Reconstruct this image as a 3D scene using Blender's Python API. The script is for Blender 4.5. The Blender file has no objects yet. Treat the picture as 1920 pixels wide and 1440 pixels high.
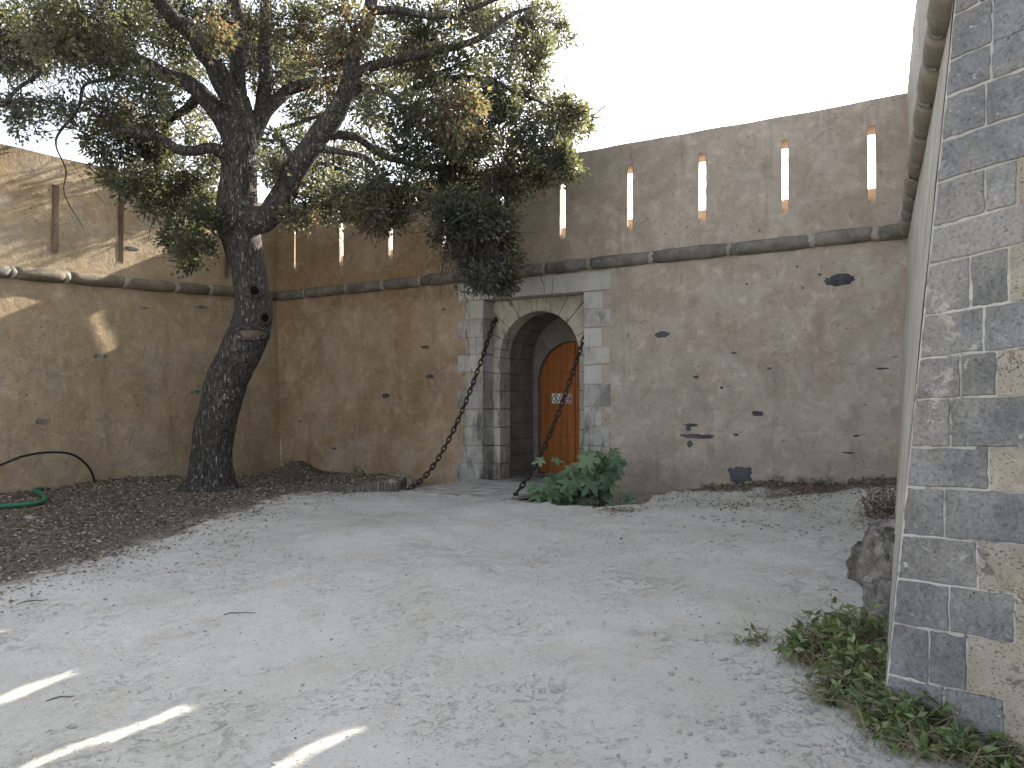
import bpy, math, random
import numpy as np
from mathutils import Vector, Matrix, Quaternion, noise

random.seed(7)
RNG = np.random.default_rng(7)
SC = bpy.context.scene
COL = SC.collection
V = Vector

# ------------------------------------------------------------------ camera, sky, sun, exposure
FPX = 1480.0                                   # focal length in pixels of the 1920 px wide photograph
PITCH = math.atan(25 / FPX)
CAM = V((0, 0, 1.6))
cam_d = bpy.data.cameras.new('camera'); cam = bpy.data.objects.new('camera', cam_d); COL.objects.link(cam)
cam.location = CAM; cam.rotation_euler = (math.pi / 2 + PITCH, 0, 0)
cam_d.sensor_width = 36; cam_d.lens = 36 * FPX / 1920; cam_d.clip_end = 2000; cam_d.clip_start = .05
SC.camera = cam

SUN_TO = V((.660, .751, .514)).normalized()      # direction towards the sun
world = bpy.data.worlds.new('World'); SC.world = world; world.use_nodes = True
wn = world.node_tree.nodes; wl = world.node_tree.links; wn.clear()
sky = wn.new('ShaderNodeTexSky'); sky.sky_type = 'NISHITA'; sky.sun_disc = False
sky.sun_elevation = math.asin(SUN_TO.z); sky.sun_rotation = math.atan2(SUN_TO.x, SUN_TO.y)
sky.air_density = 1.0; sky.dust_density = 3.0; sky.ozone_density = 1.0; sky.altitude = 50
bg = wn.new('ShaderNodeBackground'); bg.inputs[1].default_value = .15
wo = wn.new('ShaderNodeOutputWorld'); bw = wn.new('ShaderNodeRGBToBW'); wl.new(sky.outputs[0], bw.inputs[0])      # thin milky haze over the blue
hz_ = wn.new('ShaderNodeMix'); hz_.data_type = 'RGBA'; hz_.inputs[0].default_value = .72
wl.new(sky.outputs[0], hz_.inputs[6]); wl.new(bw.outputs[0], hz_.inputs[7]); wl.new(hz_.outputs[2], bg.inputs[0]); wl.new(bg.outputs[0], wo.inputs[0])
sun_d = bpy.data.lights.new('sun', 'SUN'); sun_d.energy = 5.0; sun_d.angle = math.radians(.42); sun_d.color = (1, .91, .78)
sun = bpy.data.objects.new('sun', sun_d); COL.objects.link(sun)
sun.location = (20, 21, 16); sun.rotation_mode = 'QUATERNION'; sun.rotation_quaternion = SUN_TO.to_track_quat('Z', 'Y')

SC.view_settings.view_transform = 'Standard'; SC.view_settings.look = 'None'
SC.view_settings.exposure = 2.02; SC.view_settings.use_white_balance = True; SC.view_settings.white_balance_temperature = 6250; SC.view_settings.gamma = 1.0; SC.view_settings.use_curve_mapping = False
SC.cycles.max_bounces = 10; SC.cycles.diffuse_bounces = 6; SC.cycles.transmission_bounces = 4

# ------------------------------------------------------------------ helpers
def ray(px, py):
    x = (px - 960) / FPX; y = -(py - 720) / FPX
    return V((x, math.cos(PITCH) - y * math.sin(PITCH), math.sin(PITCH) + y * math.cos(PITCH)))
def at(px, py, Y):                              # a measured point of the photograph at depth Y metres
    r = ray(px, py); return CAM + r * (Y / r.y)
def hit(px, py, p0, n):                         # ... on a known plane
    r = ray(px, py); return CAM + r * ((p0 - CAM).dot(n) / r.dot(n))

def root(name, label, cat, loc=(0, 0, 0), group=None):
    o = bpy.data.objects.new(name, None); COL.objects.link(o); o.location = loc
    o.empty_display_size = .1
    o['label'] = label; o['category'] = cat
    if group: o['group'] = group
    return o
def top_of(o):
    while o.parent: o = o.parent
    return o
def link(name, me, parent=None, loc=None):
    o = bpy.data.objects.new(name, me); COL.objects.link(o)
    if parent: o.parent = parent
    if loc is not None: o.location = loc
    return o
def set_thing(o, label, cat, group=None):
    o['label'] = label; o['category'] = cat
    if group: o['group'] = group
    return o

class MB:
    """collects faces in world coordinates, links them as one mesh object"""
    def __init__(s): s.v = []; s.f = []
    def add(s, vs, fs):
        b = len(s.v); s.v += [tuple(p) for p in vs]; s.f += [tuple(b + i for i in f) for f in fs]
    def box8(s, p):   # p: 4 front corners then 4 back corners (ccw seen from front)
        s.add(p, [(0, 1, 2, 3), (7, 6, 5, 4), (0, 4, 5, 1), (1, 5, 6, 2), (2, 6, 7, 3), (3, 7, 4, 0)])
    def prism(s, front, back):
        n = len(front)
        s.add(list(front) + list(back), [tuple(range(n)), tuple(range(2 * n - 1, n - 1, -1))] +
              [(i, n + i, n + (i + 1) % n, (i + 1) % n) for i in range(n)])
    def tube(s, pts, rad, seg=8, cap=True, wob=0.0, seed=0):
        pts = [V(p) for p in pts]; n = len(pts); vs = []; fs = []
        t = (pts[1] - pts[0]).normalized()
        up = V((0, 0, 1)) if abs(t.z) < .9 else V((1, 0, 0))
        a = (up - t * up.dot(t)).normalized()
        for i in range(n):
            if i == 0: t2 = (pts[1] - pts[0])
            elif i == n - 1: t2 = pts[-1] - pts[-2]
            else: t2 = pts[i + 1] - pts[i - 1]
            t2 = t2.normalized() if t2.length > 1e-9 else t
            a = (a - t2 * a.dot(t2));  a = a.normalized() if a.length > 1e-6 else t2.orthogonal().normalized()
            b = t2.cross(a); t = t2
            for k in range(seg):
                an = 2 * math.pi * k / seg; dr = a * math.cos(an) + b * math.sin(an)
                r = rad[i]
                if wob:
                    q = pts[i] + dr * r
                    r *= 1 + wob * (noise.noise(q * 2.3 + V((seed, 0, 0))) + .6 * noise.noise(q * 6.1 + V((0, seed, 0))) + .25 * noise.noise(q * 17))
                vs.append(pts[i] + dr * r)
        for i in range(n - 1):
            for k in range(seg):
                k2 = (k + 1) % seg
                fs.append((i * seg + k, i * seg + k2, (i + 1) * seg + k2, (i + 1) * seg + k))
        if cap:
            fs.append(tuple(range(seg - 1, -1, -1))); fs.append(tuple((n - 1) * seg + k for k in range(seg)))
        s.add(vs, fs)
    def build(s, name, mat, parent=None, smooth=False, bevel=0.0, bseg=1):
        me = bpy.data.meshes.new(name)
        off = V(top_of(parent).location) if parent else V((0, 0, 0))
        me.from_pydata([V(p) - off for p in s.v], [], s.f); me.materials.append(mat)
        if smooth: me.polygons.foreach_set('use_smooth', [True] * len(me.polygons))
        me.update()
        o = link(name, me, parent)
        if bevel:
            m = o.modifiers.new('bevel', 'BEVEL'); m.width = bevel; m.segments = bseg; m.limit_method = 'ANGLE'; m.angle_limit = math.radians(50)
        return o

def catmull(pts, per=6):
    """pts: list of (Vector, radius)"""
    P = [(V(p), r) for p, r in pts]; out = []
    P = [(P[0][0] * 2 - P[1][0], P[0][1])] + P + [(P[-1][0] * 2 - P[-2][0], P[-1][1])]
    for i in range(1, len(P) - 2):
        for k in range(per):
            t = k / per; a, b, c, d = P[i - 1], P[i], P[i + 1], P[i + 2]
            f = lambda w, x, y, z: .5 * ((2 * x) + (y - w) * t + (2 * w - 5 * x + 4 * y - z) * t * t + (-w + 3 * x - 3 * y + z) * t ** 3)
            out.append((f(a[0], b[0], c[0], d[0]), max(.002, f(a[1], b[1], c[1], d[1]))))
    out.append(P[-2]); return out

def fast_mesh(name, verts, tris, mat, attr=None):
    me = bpy.data.meshes.new(name)
    me.vertices.add(len(verts)); me.vertices.foreach_set('co', np.asarray(verts, np.float32).ravel())
    nt = len(tris); me.loops.add(nt * 3); me.loops.foreach_set('vertex_index', np.asarray(tris, np.int32).ravel())
    me.polygons.add(nt); me.polygons.foreach_set('loop_start', np.arange(0, nt * 3, 3, dtype=np.int32))
    me.polygons.foreach_set('loop_total', np.full(nt, 3, np.int32))
    me.update(calc_edges=True)
    if attr:
        for k, a in attr.items():
            at_ = me.attributes.new(k, 'FLOAT', 'POINT'); at_.data.foreach_set('value', np.asarray(a, np.float32))
    me.materials.append(mat); return me

# ------------------------------------------------------------------ materials
class NT:
    def __init__(s, name):
        s.m = bpy.data.materials.new(name); s.m.use_nodes = True
        s.t = s.m.node_tree; s.N = s.t.nodes; s.N.clear()
        s.out = s.N.new('ShaderNodeOutputMaterial'); s.p = s.N.new('ShaderNodeBsdfPrincipled')
        s.t.links.new(s.p.outputs[0], s.out.inputs[0])
        s.geo = s.N.new('ShaderNodeNewGeometry'); s.pos = s.geo.outputs['Position']
        s.p.inputs['Specular IOR Level'].default_value = .2
    def l(s, a, b): s.t.links.new(a, b)
    def val(s, x, sock):
        if isinstance(x, (int, float)): sock.default_value = x
        elif isinstance(x, (tuple, list)): sock.default_value = tuple(x) + ((1,) if len(x) == 3 and sock.type == 'RGBA' else ())
        else: s.l(x, sock)
    def mapv(s, scale=(1, 1, 1), rot=(0, 0, 0), src=None):
        n = s.N.new('ShaderNodeMapping'); n.inputs['Scale'].default_value = scale; n.inputs['Rotation'].default_value = rot
        s.l(src or s.pos, n.inputs[0]); return n.outputs[0]
    def noise(s, scale, detail=6, rough=.6, vec=None, dist=0):
        n = s.N.new('ShaderNodeTexNoise'); n.inputs['Scale'].default_value = scale; n.inputs['Detail'].default_value = detail
        n.inputs['Roughness'].default_value = rough; n.inputs['Distortion'].default_value = dist
        s.l(vec or s.pos, n.inputs['Vector']); return n.outputs[0]
    def vor(s, scale, vec=None, feat='F1', out='Distance'):
        n = s.N.new('ShaderNodeTexVoronoi'); n.feature = feat; n.inputs['Scale'].default_value = scale
        s.l(vec or s.pos, n.inputs['Vector']); return n.outputs[out]
    def ramp(s, fac, lo, hi, a=0.0, b=1.0):
        n = s.N.new('ShaderNodeMapRange'); n.interpolation_type = 'SMOOTHSTEP'
        for i, x in zip((1, 2, 3, 4), (lo, hi, a, b)): n.inputs[i].default_value = x
        s.l(fac, n.inputs[0]); return n.outputs[0]
    def math(s, op, a, b=0.0):
        n = s.N.new('ShaderNodeMath'); n.operation = op; s.val(a, n.inputs[0]); s.val(b, n.inputs[1]); return n.outputs[0]
    def mix(s, fac, a, b, blend='MIX'):
        n = s.N.new('ShaderNodeMix'); n.data_type = 'RGBA'; n.blend_type = blend
        s.val(fac, n.inputs[0]); s.val(a, n.inputs[6]); s.val(b, n.inputs[7]); return n.outputs[2]
    def axis(s, which):
        n = s.N.new('ShaderNodeSeparateXYZ'); s.l(s.pos, n.inputs[0]); return n.outputs['XYZ'.index(which)]
    def rnd(s):
        return s.N.new('ShaderNodeObjectInfo').outputs['Random']
    def attr(s, name):
        n = s.N.new('ShaderNodeAttribute'); n.attribute_name = name; return n.outputs['Fac']
    def dot(s, v):
        n = s.N.new('ShaderNodeVectorMath'); n.operation = 'DOT_PRODUCT'; s.l(s.pos, n.inputs[0]); n.inputs[1].default_value = v; return n.outputs['Value']
    def bump(s, h, strength=.4, dist=.02, prev=None):
        n = s.N.new('ShaderNodeBump'); n.inputs['Strength'].default_value = strength; n.inputs['Distance'].default_value = dist
        s.l(h, n.inputs['Height'])
        if prev is not None: s.l(prev, n.inputs['Normal'])
        return n.outputs[0]
    def done(s, col, rough=.9, normal=None, spec=.2):
        s.val(col, s.p.inputs['Base Color']); s.val(rough, s.p.inputs['Roughness']); s.p.inputs['Specular IOR Level'].default_value = spec
        if normal is not None: s.l(normal, s.p.inputs['Normal'])
        return s.m

def plaster(name, warm, pale, grey, along=None, a0=0, a1=1, reveal=.5, pit=(.685, .73), pscale=16):
    """old lime render: mottled, patched, with weathered pale patches, dark runs and pits"""
    n = NT(name)
    big = n.noise(.55, 5, .62, dist=.6); mid = n.noise(2.1, 6, .65, dist=.5); fine = n.noise(11, 6, .7); grit = n.noise(70, 3, .6)
    c = n.mix(n.ramp(big, .38, .64), warm, pale)
    c = n.mix(n.ramp(n.noise(1.3, 6, .7, dist=1.0), .48, .7, 0, .75), c, grey)
    if along is not None:      # greyer towards one end, edge broken up by noise
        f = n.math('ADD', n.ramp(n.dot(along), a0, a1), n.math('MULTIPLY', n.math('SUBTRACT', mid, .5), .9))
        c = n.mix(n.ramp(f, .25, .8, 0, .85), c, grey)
    c = n.mix(n.ramp(mid, .36, .66, 0, .6), c, n.mix(1, c, (.66, .61, .56), 'MULTIPLY'))
    sm = n.noise(5.5, 8, .75, dist=.4)
    c = n.mix(n.ramp(sm, .5, .66, 0, .6), c, n.mix(1, c, (1.38, 1.35, 1.32), 'MULTIPLY'))
    c = n.mix(n.ramp(n.noise(7.5, 8, .75, n.mapv((1, 1, 1.5))), .56, .72, 0, .38), c, n.mix(1, c, (.62, .56, .5), 'MULTIPLY'))
    # flaked patches with crisp edges
    fl = n.ramp(n.noise(3.2, 9, .72, dist=.3), .56, .585, 0, .5)
    c = n.mix(fl, c, n.mix(.5, pale, grey))
    st = n.noise(1.0, 7, .7, n.mapv((3.2, 3.2, .35)))
    c = n.mix(n.ramp(st, .54, .72, 0, .4), c, n.mix(1, c, (.45, .41, .38), 'MULTIPLY'))
    c = n.mix(n.ramp(fine, .3, .75, 0, .4), c, n.mix(1, c, (1.25, 1.22, 1.18), 'MULTIPLY'))
    pits = n.ramp(n.noise(pscale, 3, .5, n.mapv((1, 1, 1.8))), *pit)
    c = n.mix(n.math('MULTIPLY', pits, .6), c, (.05, .045, .04))
    crk = n.ramp(n.vor(1.7, n.mapv((1, 1, 1.7), src=None), 'DISTANCE_TO_EDGE'), 0, .012, 1, 0)
    crk = n.math('MULTIPLY', crk, n.ramp(big, .5, .62))
    h = n.math('ADD', n.math('MULTIPLY', mid, 1.0), n.math('ADD', n.math('MULTIPLY', fine, .55), n.math('MULTIPLY', grit, .16)))
    h = n.math('SUBTRACT', h, n.math('ADD', n.math('MULTIPLY', pits, .35), n.math('MULTIPLY', crk, .25)))
    h = n.math('SUBTRACT', h, n.math('MULTIPLY', fl, .35))
    return n.done(c, .95, n.bump(h, min(1, reveal * 1.35), .04), .1)

def stone(name, base, dark, light, grain=26, soot=0.0, bump=.4, var=.35, spots=.0, smear=0, clefts=0):
    n = NT(name); r = n.rnd()
    big = n.noise(3.1, 5, .6, dist=.4); fine = n.noise(grain, 6, .7); grit = n.noise(grain * 5, 3, .6)
    c = n.mix(n.ramp(big, .35, .66), dark, base)
    c = n.mix(n.ramp(fine, .45, .75, 0, .55), c, light)
    c = n.mix(n.math('MULTIPLY', r, var), c, n.mix(1, c, (.55, .57, .6), 'MULTIPLY'))
    if smear:
        a1 = n.ramp(n.noise(3.1, 9, .75, n.mapv((1, 1, 1.3)), dist=.6), .60, .635)
        c = n.mix(n.math('MULTIPLY', a1, smear), c, (.52, .51, .48))
        a2 = n.noise(grain * 2.2, 5, .75)
        c = n.mix(n.ramp(a2, .36, .5, .75, 0), c, n.mix(1, c, (.45, .46, .48), 'MULTIPLY'))
        c = n.mix(n.ramp(a2, .56, .7, 0, .7), c, n.mix(1, c, (1.55, 1.5, 1.42), 'MULTIPLY'))
        c = n.mix(n.ramp(n.noise(1.7, 5, .65), .45, .62, 0, .6), c, n.mix(1, c, (1.12, 1.0, .86), 'MULTIPLY'))
    if clefts:
        cl = n.noise(2.6, 7, .7, n.mapv((3.0, 1.0, 1.0), (.5, .3, .2)), dist=.8)
        c = n.mix(n.ramp(cl, .40, .5, .85, 0), c, (.035, .033, .03))
        c = n.mix(n.ramp(n.noise(5, 8, .7), .55, .66, 0, .6), c, (.40, .39, .33))
    if soot:
        z = n.axis('Z')
        f = n.math('MULTIPLY', n.ramp(n.noise(2.2, 7, .7, n.mapv((1.5, 1.5, .5))), .42, .62), n.ramp(z, 2.6, .9))
        f = n.math('MAXIMUM', f, n.math('MULTIPLY', n.ramp(n.noise(4.2, 7, .72, n.mapv((2.5, 2.5, .6))), .54, .66), .8))
        c = n.mix(n.math('MULTIPLY', f, soot), c, (.075, .072, .07))
    if spots:
        sp = n.ramp(n.noise(grain * .8, 4, .6, n.mapv((1, 1, 1.6))), .69, .73)
        c = n.mix(n.math('MULTIPLY', sp, spots), c, (.55, .54, .5))
    pits = n.ramp(n.vor(grain * .9), .0, .22, 1, 0)
    pits = n.math('MULTIPLY', pits, n.ramp(n.noise(grain * .6), .55, .66))
    c = n.mix(n.math('MULTIPLY', pits, .7), c, (.03, .03, .03))
    h = n.math('ADD', n.math('MULTIPLY', fine, .8), n.math('ADD', n.math('MULTIPLY', grit, .25), big))
    h = n.math('SUBTRACT', h, n.math('MULTIPLY', pits, .8))
    return n.done(c, .88, n.bump(h, bump, .02), .2)

M = {}
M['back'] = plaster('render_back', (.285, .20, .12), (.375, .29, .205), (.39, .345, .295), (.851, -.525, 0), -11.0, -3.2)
M['left'] = plaster('render_left', (.325, .25, .16), (.40, .32, .22), (.335, .30, .25), reveal=.6)
M['reveal'] = plaster('render_reveal', (.34, .27, .195), (.39, .325, .25), (.33, .295, .25))
M['side'] = plaster('render_pale', (.46, .425, .36), (.52, .495, .44), (.43, .415, .38), reveal=.4)
M['infill'] = plaster('render_infill', (.33, .285, .225), (.375, .335, .28), (.34, .32, .29), reveal=1.0, pit=(.62, .67), pscale=75)
M['mortar'] = plaster('mortar', (.46, .44, .40), (.55, .535, .50), (.40, .39, .37), reveal=.8)
M['collar'] = plaster('collar_mortar', (.30, .28, .24), (.36, .34, .30), (.25, .235, .21), reveal=.9)
M['cordon'] = stone('cordon_stone', (.225, .205, .175), (.12, .11, .095), (.34, .315, .275), 22, bump=.7, var=.5)
M['cordon_b'] = stone('cordon_brown', (.21, .175, .125), (.13, .11, .08), (.30, .26, .2), 22, bump=.8, var=.4)
M['cordon_c'] = stone('cordon_tan', (.34, .30, .24), (.25, .215, .165), (.43, .39, .33), 22, bump=.7, var=.4)
M['lintel'] = stone('pale_limestone', (.50, .48, .44), (.42, .40, .36), (.58, .56, .52), 18, soot=.25, bump=.25, var=.3)
M['quoin'] = stone('sooty_limestone', (.46, .435, .39), (.34, .32, .29), (.54, .52, .48), 20, soot=.95, bump=.35, var=.35)
M['arch'] = stone('arch_limestone', (.49, .445, .37), (.38, .335, .275), (.57, .53, .47), 20, soot=.9, bump=.35, var=.2)
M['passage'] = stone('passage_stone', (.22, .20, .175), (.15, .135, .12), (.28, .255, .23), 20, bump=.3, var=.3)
M['basalt'] = stone('blue_grey_ashlar', (.285, .285, .278), (.185, .187, .187), (.385, .38, .36), 26, bump=1.0, var=.4, spots=.9, smear=.5)
M['slate'] = stone('slate', (.10, .105, .11), (.05, .052, .056), (.16, .165, .17), 18, bump=.9, var=.4)
M['rock'] = stone('rock', (.28, .26, .225), (.10, .095, .085), (.45, .43, .39), 10, bump=1.0, var=0, spots=.8, smear=.35, clefts=1)
M['pebble'] = stone('pebble', (.42, .40, .37), (.32, .30, .28), (.50, .48, .45), 30, bump=.4, var=.3)
M['iron'] = stone('rusty_iron', (.045, .036, .03), (.025, .022, .02), (.09, .06, .045), 60, bump=.4, var=.3)

def wood(name, a, b, scale=9, grey=None):
    n = NT(name); r = n.rnd()
    g = n.noise(scale, 8, .65, n.mapv((6, 6, .35)), dist=1.2); f = n.noise(scale * 8, 4, .6, n.mapv((5, 5, .12)))
    c = n.mix(n.ramp(g, .35, .68), a, b)
    c = n.mix(n.math('MULTIPLY', r, .5), c, n.mix(1, c, (.6, .55, .5), 'MULTIPLY'))
    c = n.mix(n.ramp(n.noise(1.8, 5, .6), .5, .75, 0, .5), c, n.mix(1, c, (.55, .48, .42), 'MULTIPLY'))
    if grey: c = n.mix(n.ramp(n.noise(5, 6, .6), .35, .6, .35, .95), c, grey)
    return n.done(c, .6, n.bump(n.math('ADD', g, f), .25, .006), .3)
M['door'] = wood('door_wood', (.36, .125, .024), (.235, .072, .014))
M['deck'] = wood('deck_wood', (.25, .22, .18), (.17, .15, .13), 6, (.50, .48, .44))
M['stake'] = wood('stake_wood', (.17, .145, .12), (.085, .075, .065), 12)
M['plainwood'] = wood('wound_wood', (.19, .14, .095), (.07, .052, .036), 26)

def bark():
    n = NT('bark')
    v = n.mapv((1, 1, .32)); vo = n.vor(26, n.mapv((1, 1, .34)), 'DISTANCE_TO_EDGE')
    wv = n.noise(24, 5, .7, v, dist=.8); big = n.noise(2.0, 5, .6)
    c = n.mix(n.ramp(wv, .35, .65), (.032, .028, .025), (.095, .087, .078))
    c = n.mix(n.ramp(n.noise(30, 5, .7, n.mapv((1, 1, .28))), .565, .64, 0, .9), c, (.34, .32, .29))
    c = n.mix(n.ramp(big, .5, .68, 0, .7), c, (.055, .045, .042))
    h = n.math('ADD', n.ramp(vo, 0, .25), n.math('MULTIPLY', wv, 1.2))
    return n.done(c, .9, n.bump(h, .9, .025), .2)
M['bark'] = bark()

def leafmat(name, cols, trans=.45, spec=.35, attr='tint', rough=.5, glow=(1.4, 1.35, .75)):
    """leaf: diffuse + translucent, tint per leaf from an attribute"""
    n = NT(name); t = n.attr(attr) if attr else n.rnd()
    r = n.N.new('ShaderNodeValToRGB'); r.color_ramp.interpolation = 'LINEAR'
    el = r.color_ramp.elements
    while len(el) < len(cols): el.new(.5)
    for e, (p, c) in zip(el, cols): e.position = p; e.color = c + (1,)
    n.l(t, r.inputs[0]); c = r.outputs[0]
    n.done(c, rough, None, spec)
    tr = n.N.new('ShaderNodeBsdfTranslucent')
    n.l(n.mix(1, c, glow, 'MULTIPLY'), tr.inputs[0])
    ms = n.N.new('ShaderNodeMixShader'); ms.inputs[0].default_value = trans
    n.l(n.p.outputs[0], ms.inputs[1]); n.l(tr.outputs[0], ms.inputs[2]); n.l(ms.outputs[0], n.out.inputs[0])
    return n.m
M['oak'] = leafmat('oak_leaf', [(0, (.045, .053, .04)), (.45, (.092, .102, .074)), (.75, (.175, .18, .13)), (.86, (.14, .135, .09)), (.90, (.15, .105, .075)), (1, (.20, .145, .105))], .45, .5, 'tint', .34, (1.7, 1.55, .85))
M['fig'] = leafmat('fig_leaf', [(0, (.08, .135, .07)), (.5, (.125, .195, .10)), (1, (.185, .255, .14))], .25, .3, None)
M['weed'] = leafmat('weed_leaf', [(0, (.065, .105, .04)), (.5, (.15, .21, .085)), (.8, (.24, .29, .13)), (1, (.36, .33, .2))], .3, .3)
M['dry'] = leafmat('dry_leaf', [(0, (.09, .066, .05)), (.4, (.20, .155, .115)), (.75, (.36, .295, .225)), (1, (.54, .48, .40))], .12, .15)
M['straw'] = leafmat('straw', [(0, (.24, .20, .13)), (1, (.46, .40, .27))], .1, .2)
M['stem'] = stone('green_stem', (.13, .12, .07), (.08, .07, .045), (.2, .18, .11), 40, bump=.2, var=.3)

def simple(name, col, rough=.5, spec=.4):
    n = NT(name); f = n.noise(30, 4, .6)
    return n.done(n.mix(n.ramp(f, .3, .7, 0, .5), col, tuple(x * .75 for x in col)), rough, n.bump(f, .1, .004), spec)
M['hose'] = simple('black_rubber', (.012, .012, .013), .45)
M['pipe'] = simple('green_plastic', (.03, .16, .085), .4)
M['white'] = simple('sign_white', (.75, .74, .72), .5)
M['black'] = simple('sign_black', (.012, .012, .012), .5)
M['red'] = simple('sign_dark_red', (.17, .015, .02), .5)
M['dark'] = simple('hollow_shade', (.01, .009, .008), .9, 0)

def ground_mat():
    n = NT('sand_ground'); mu = n.attr('mulch')
    big = n.noise(.5, 5, .6, dist=.5); mid = n.noise(2.4, 7, .7, dist=.6); fine = n.noise(22, 6, .72); grit = n.noise(110, 3, .6)
    c = n.mix(n.ramp(big, .35, .65), (.53, .505, .44), (.60, .58, .525))
    c = n.mix(n.ramp(mid, .5, .72, 0, .6), c, (.50, .445, .35))
    c = n.mix(n.ramp(fine, .5, .72, 0, .45), c, (.36, .33, .29))
    sp = n.ramp(n.noise(38, 5, .7, n.mapv((1, 1.6, 1))), .60, .66)
    c = n.mix(n.math('MULTIPLY', sp, .7), c, (.17, .15, .125))
    sc2 = n.math('MULTIPLY', n.ramp(n.noise(14, 8, .78, dist=.8), .52, .64), n.ramp(n.noise(.9, 5, .65), .4, .62))
    c = n.mix(n.math('MULTIPLY', sc2, .3), c, (.30, .27, .235))
    ch = n.ramp(n.vor(48), .0, .3, 1, 0); ch = n.math('MULTIPLY', ch, n.ramp(n.noise(3.3, 4, .6), .5, .66))
    c = n.mix(n.math('MULTIPLY', ch, .4), c, (.62, .60, .57))
    m2 = n.ramp(n.math('ADD', mu, n.math('MULTIPLY', n.math('SUBTRACT', n.noise(5, 7, .7), .5), .9)), .35, .75)
    c = n.mix(m2, c, n.mix(n.ramp(fine, .35, .65), (.11, .085, .065), (.21, .17, .135)))
    h = n.math('ADD', n.math('MULTIPLY', mid, .7), n.math('ADD', n.math('MULTIPLY', fine, .6), n.math('MULTIPLY', grit, .22)))
    h = n.math('ADD', h, n.math('MULTIPLY', ch, .4))
    return n.done(c, .97, n.bump(n.math('SUBTRACT', h, n.math('MULTIPLY', sc2, .25)), .8, .035), .08)
M['ground'] = ground_mat()

# ------------------------------------------------------------------ ground
WO = V((.5, 12.4, 0)); WE = V((.851, -.525, 0)).normalized(); WN = V((-WE.y * -1, -WE.x, 0)).normalized()
if WN.y > 0: WN = -WN                       # towards the viewer
def W(u, z, d=0): return WO + WE * u + WN * d + V((0, 0, z))      # along, up, out of the long wall
def to_uv(p): q = V((p[0], p[1], 0)) - WO; return q.dot(WE), q.dot(WN)
LC = V((-4.65, 15.58, 0)); LE = V((-.556, -.831, 0)).normalized(); LN = V((-LE.y, LE.x, 0)).normalized()
if LN.x < 0: LN = -LN
def L(s, z, d=0): return LC + LE * s + LN * d + V((0, 0, z))      # the wall that comes forward on the left
B_LEFT = .045                                                     # its batter below the string course
DOOR_FLOOR = .235

CTRL = np.array([(0, 3.4, 0), (-2, 3.4, -.10), (-3, 3.4, -.22), (-4.5, 3.4, -.32), (1.5, 3.4, .05), (1.76, 3.6, .1), (0, -2, -.02), (-5, -2, -.32), (6, -2, .05), (0, 7, .13), (-3, 7, .06),
    (-4.3, 11.4, .25), (-7.4, 11.4, .21), (-6.5, 12.7, .29), (-4.65, 15.6, .12), (-3.64, 14.9, .20), (-1.68, 11.2, .25), (-2.6, 11.2, .255), (0, 10.8, .245),
    (1.2, 9.4, .30), (.3, 10.0, .27), (2, 10.28, .35), (2.75, 11, .36), (3.79, 10.37, .41), (4.75, 9.6, .55), (3.2, 8, .30), (2.9, 6, .2), (2.2, 4.6, .14),
    (-6, 6, -.10), (-9, 8, .0), (5, 5, .3), (-1.2, 12.6, .24), (.5, 12.4, .24), (-1.5, 9.3, .2), (-5.5, 9, .16)], float)
BED = [to_uv(p) for p in ((-2.96, 11.42), (-2.3, 11.37), (-1.68, 11.33))]
PIT = [(-2.9, -.15), (2.68, -.15), (2.5, .6), (2.42, 1.05), (2.32, 1.65), (2.15, 2.17), (1.67, 2.23), (1.05, 2.1), (.62, 1.80), (-1.38, 1.84), (-1.6, 1.3), (-2.2, .6)]
def in_poly(x, y, poly):
    c = np.zeros(x.shape, bool); n = len(poly)
    for i in range(n):
        x1, y1 = poly[i]; x2, y2 = poly[(i + 1) % n]
        if y1 == y2: continue
        c ^= ((y1 > y) != (y2 > y)) & (x < (x2 - x1) * (y - y1) / (y2 - y1) + x1)
    return c
def pnoise(x, y, seed, lo, hi, n=28):
    r = np.random.default_rng(seed); o = np.zeros_like(x); s = 0
    for _ in range(n):
        wl_ = math.exp(r.uniform(math.log(lo), math.log(hi))); a = r.uniform(0, 6.283); k = 6.283 / wl_; am = wl_ ** .8
        o += am * np.sin(k * (x * math.cos(a) + y * math.sin(a)) + r.uniform(0, 6.283)); s += am * am
    return o / math.sqrt(s / 2)
def base_z(x, y):
    x = np.asarray(x, float); y = np.asarray(y, float); num = np.zeros_like(x); den = np.zeros_like(x)
    for cx, cy, cz in CTRL:
        w = 1 / ((x - cx) ** 2 + (y - cy) ** 2 + .25) ** 1.7; num += w * cz; den += w
    return num / den
# mulch bed outline, ground coordinates
MUL = [(-14, 4.0), (-6, 4.9), (-4.75, 5.7), (-4.15, 6.8), (-3.9, 7.5), (-3.65, 8.3), (-3.45, 9.3), (-3.2, 10.3), (-2.98, 11.35), (-2.3, 11.42), (-1.66, 11.38), (-1.7, 12.2), (-2.2, 14.1), (-4.6, 15.9), (-12, 8)]
def mulch_at(x, y):
    m = in_poly(x, y, MUL).astype(float)
    for dx, dy in ((.25, 0), (-.25, 0), (0, .25), (0, -.25), (.5, .2), (-.5, -.2), (.2, -.5), (-.2, .5), (.8, -.5), (-.8, .5)):
        m += in_poly(x + dx, y + dy, MUL)
    return m / 11
def soil_at(x, y):       # bare dark soil and humus along the foot of the wall on the right
    u = (x - WO.x) * WE.x + (y - WO.y) * WE.y; d = (x - WO.x) * WN.x + (y - WO.y) * WN.y
    return np.where((d > -.1) & (u < 6), np.clip((u - 1.5) / .8, 0, 1) * (.62 * np.exp(-(d / .42) ** 2) + .38 * np.exp(-(np.maximum(d - .3, 0) / 1.5) ** 2) * (1 + .4 * pnoise(x, y, 77, .3, 1.6))), 0)
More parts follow.
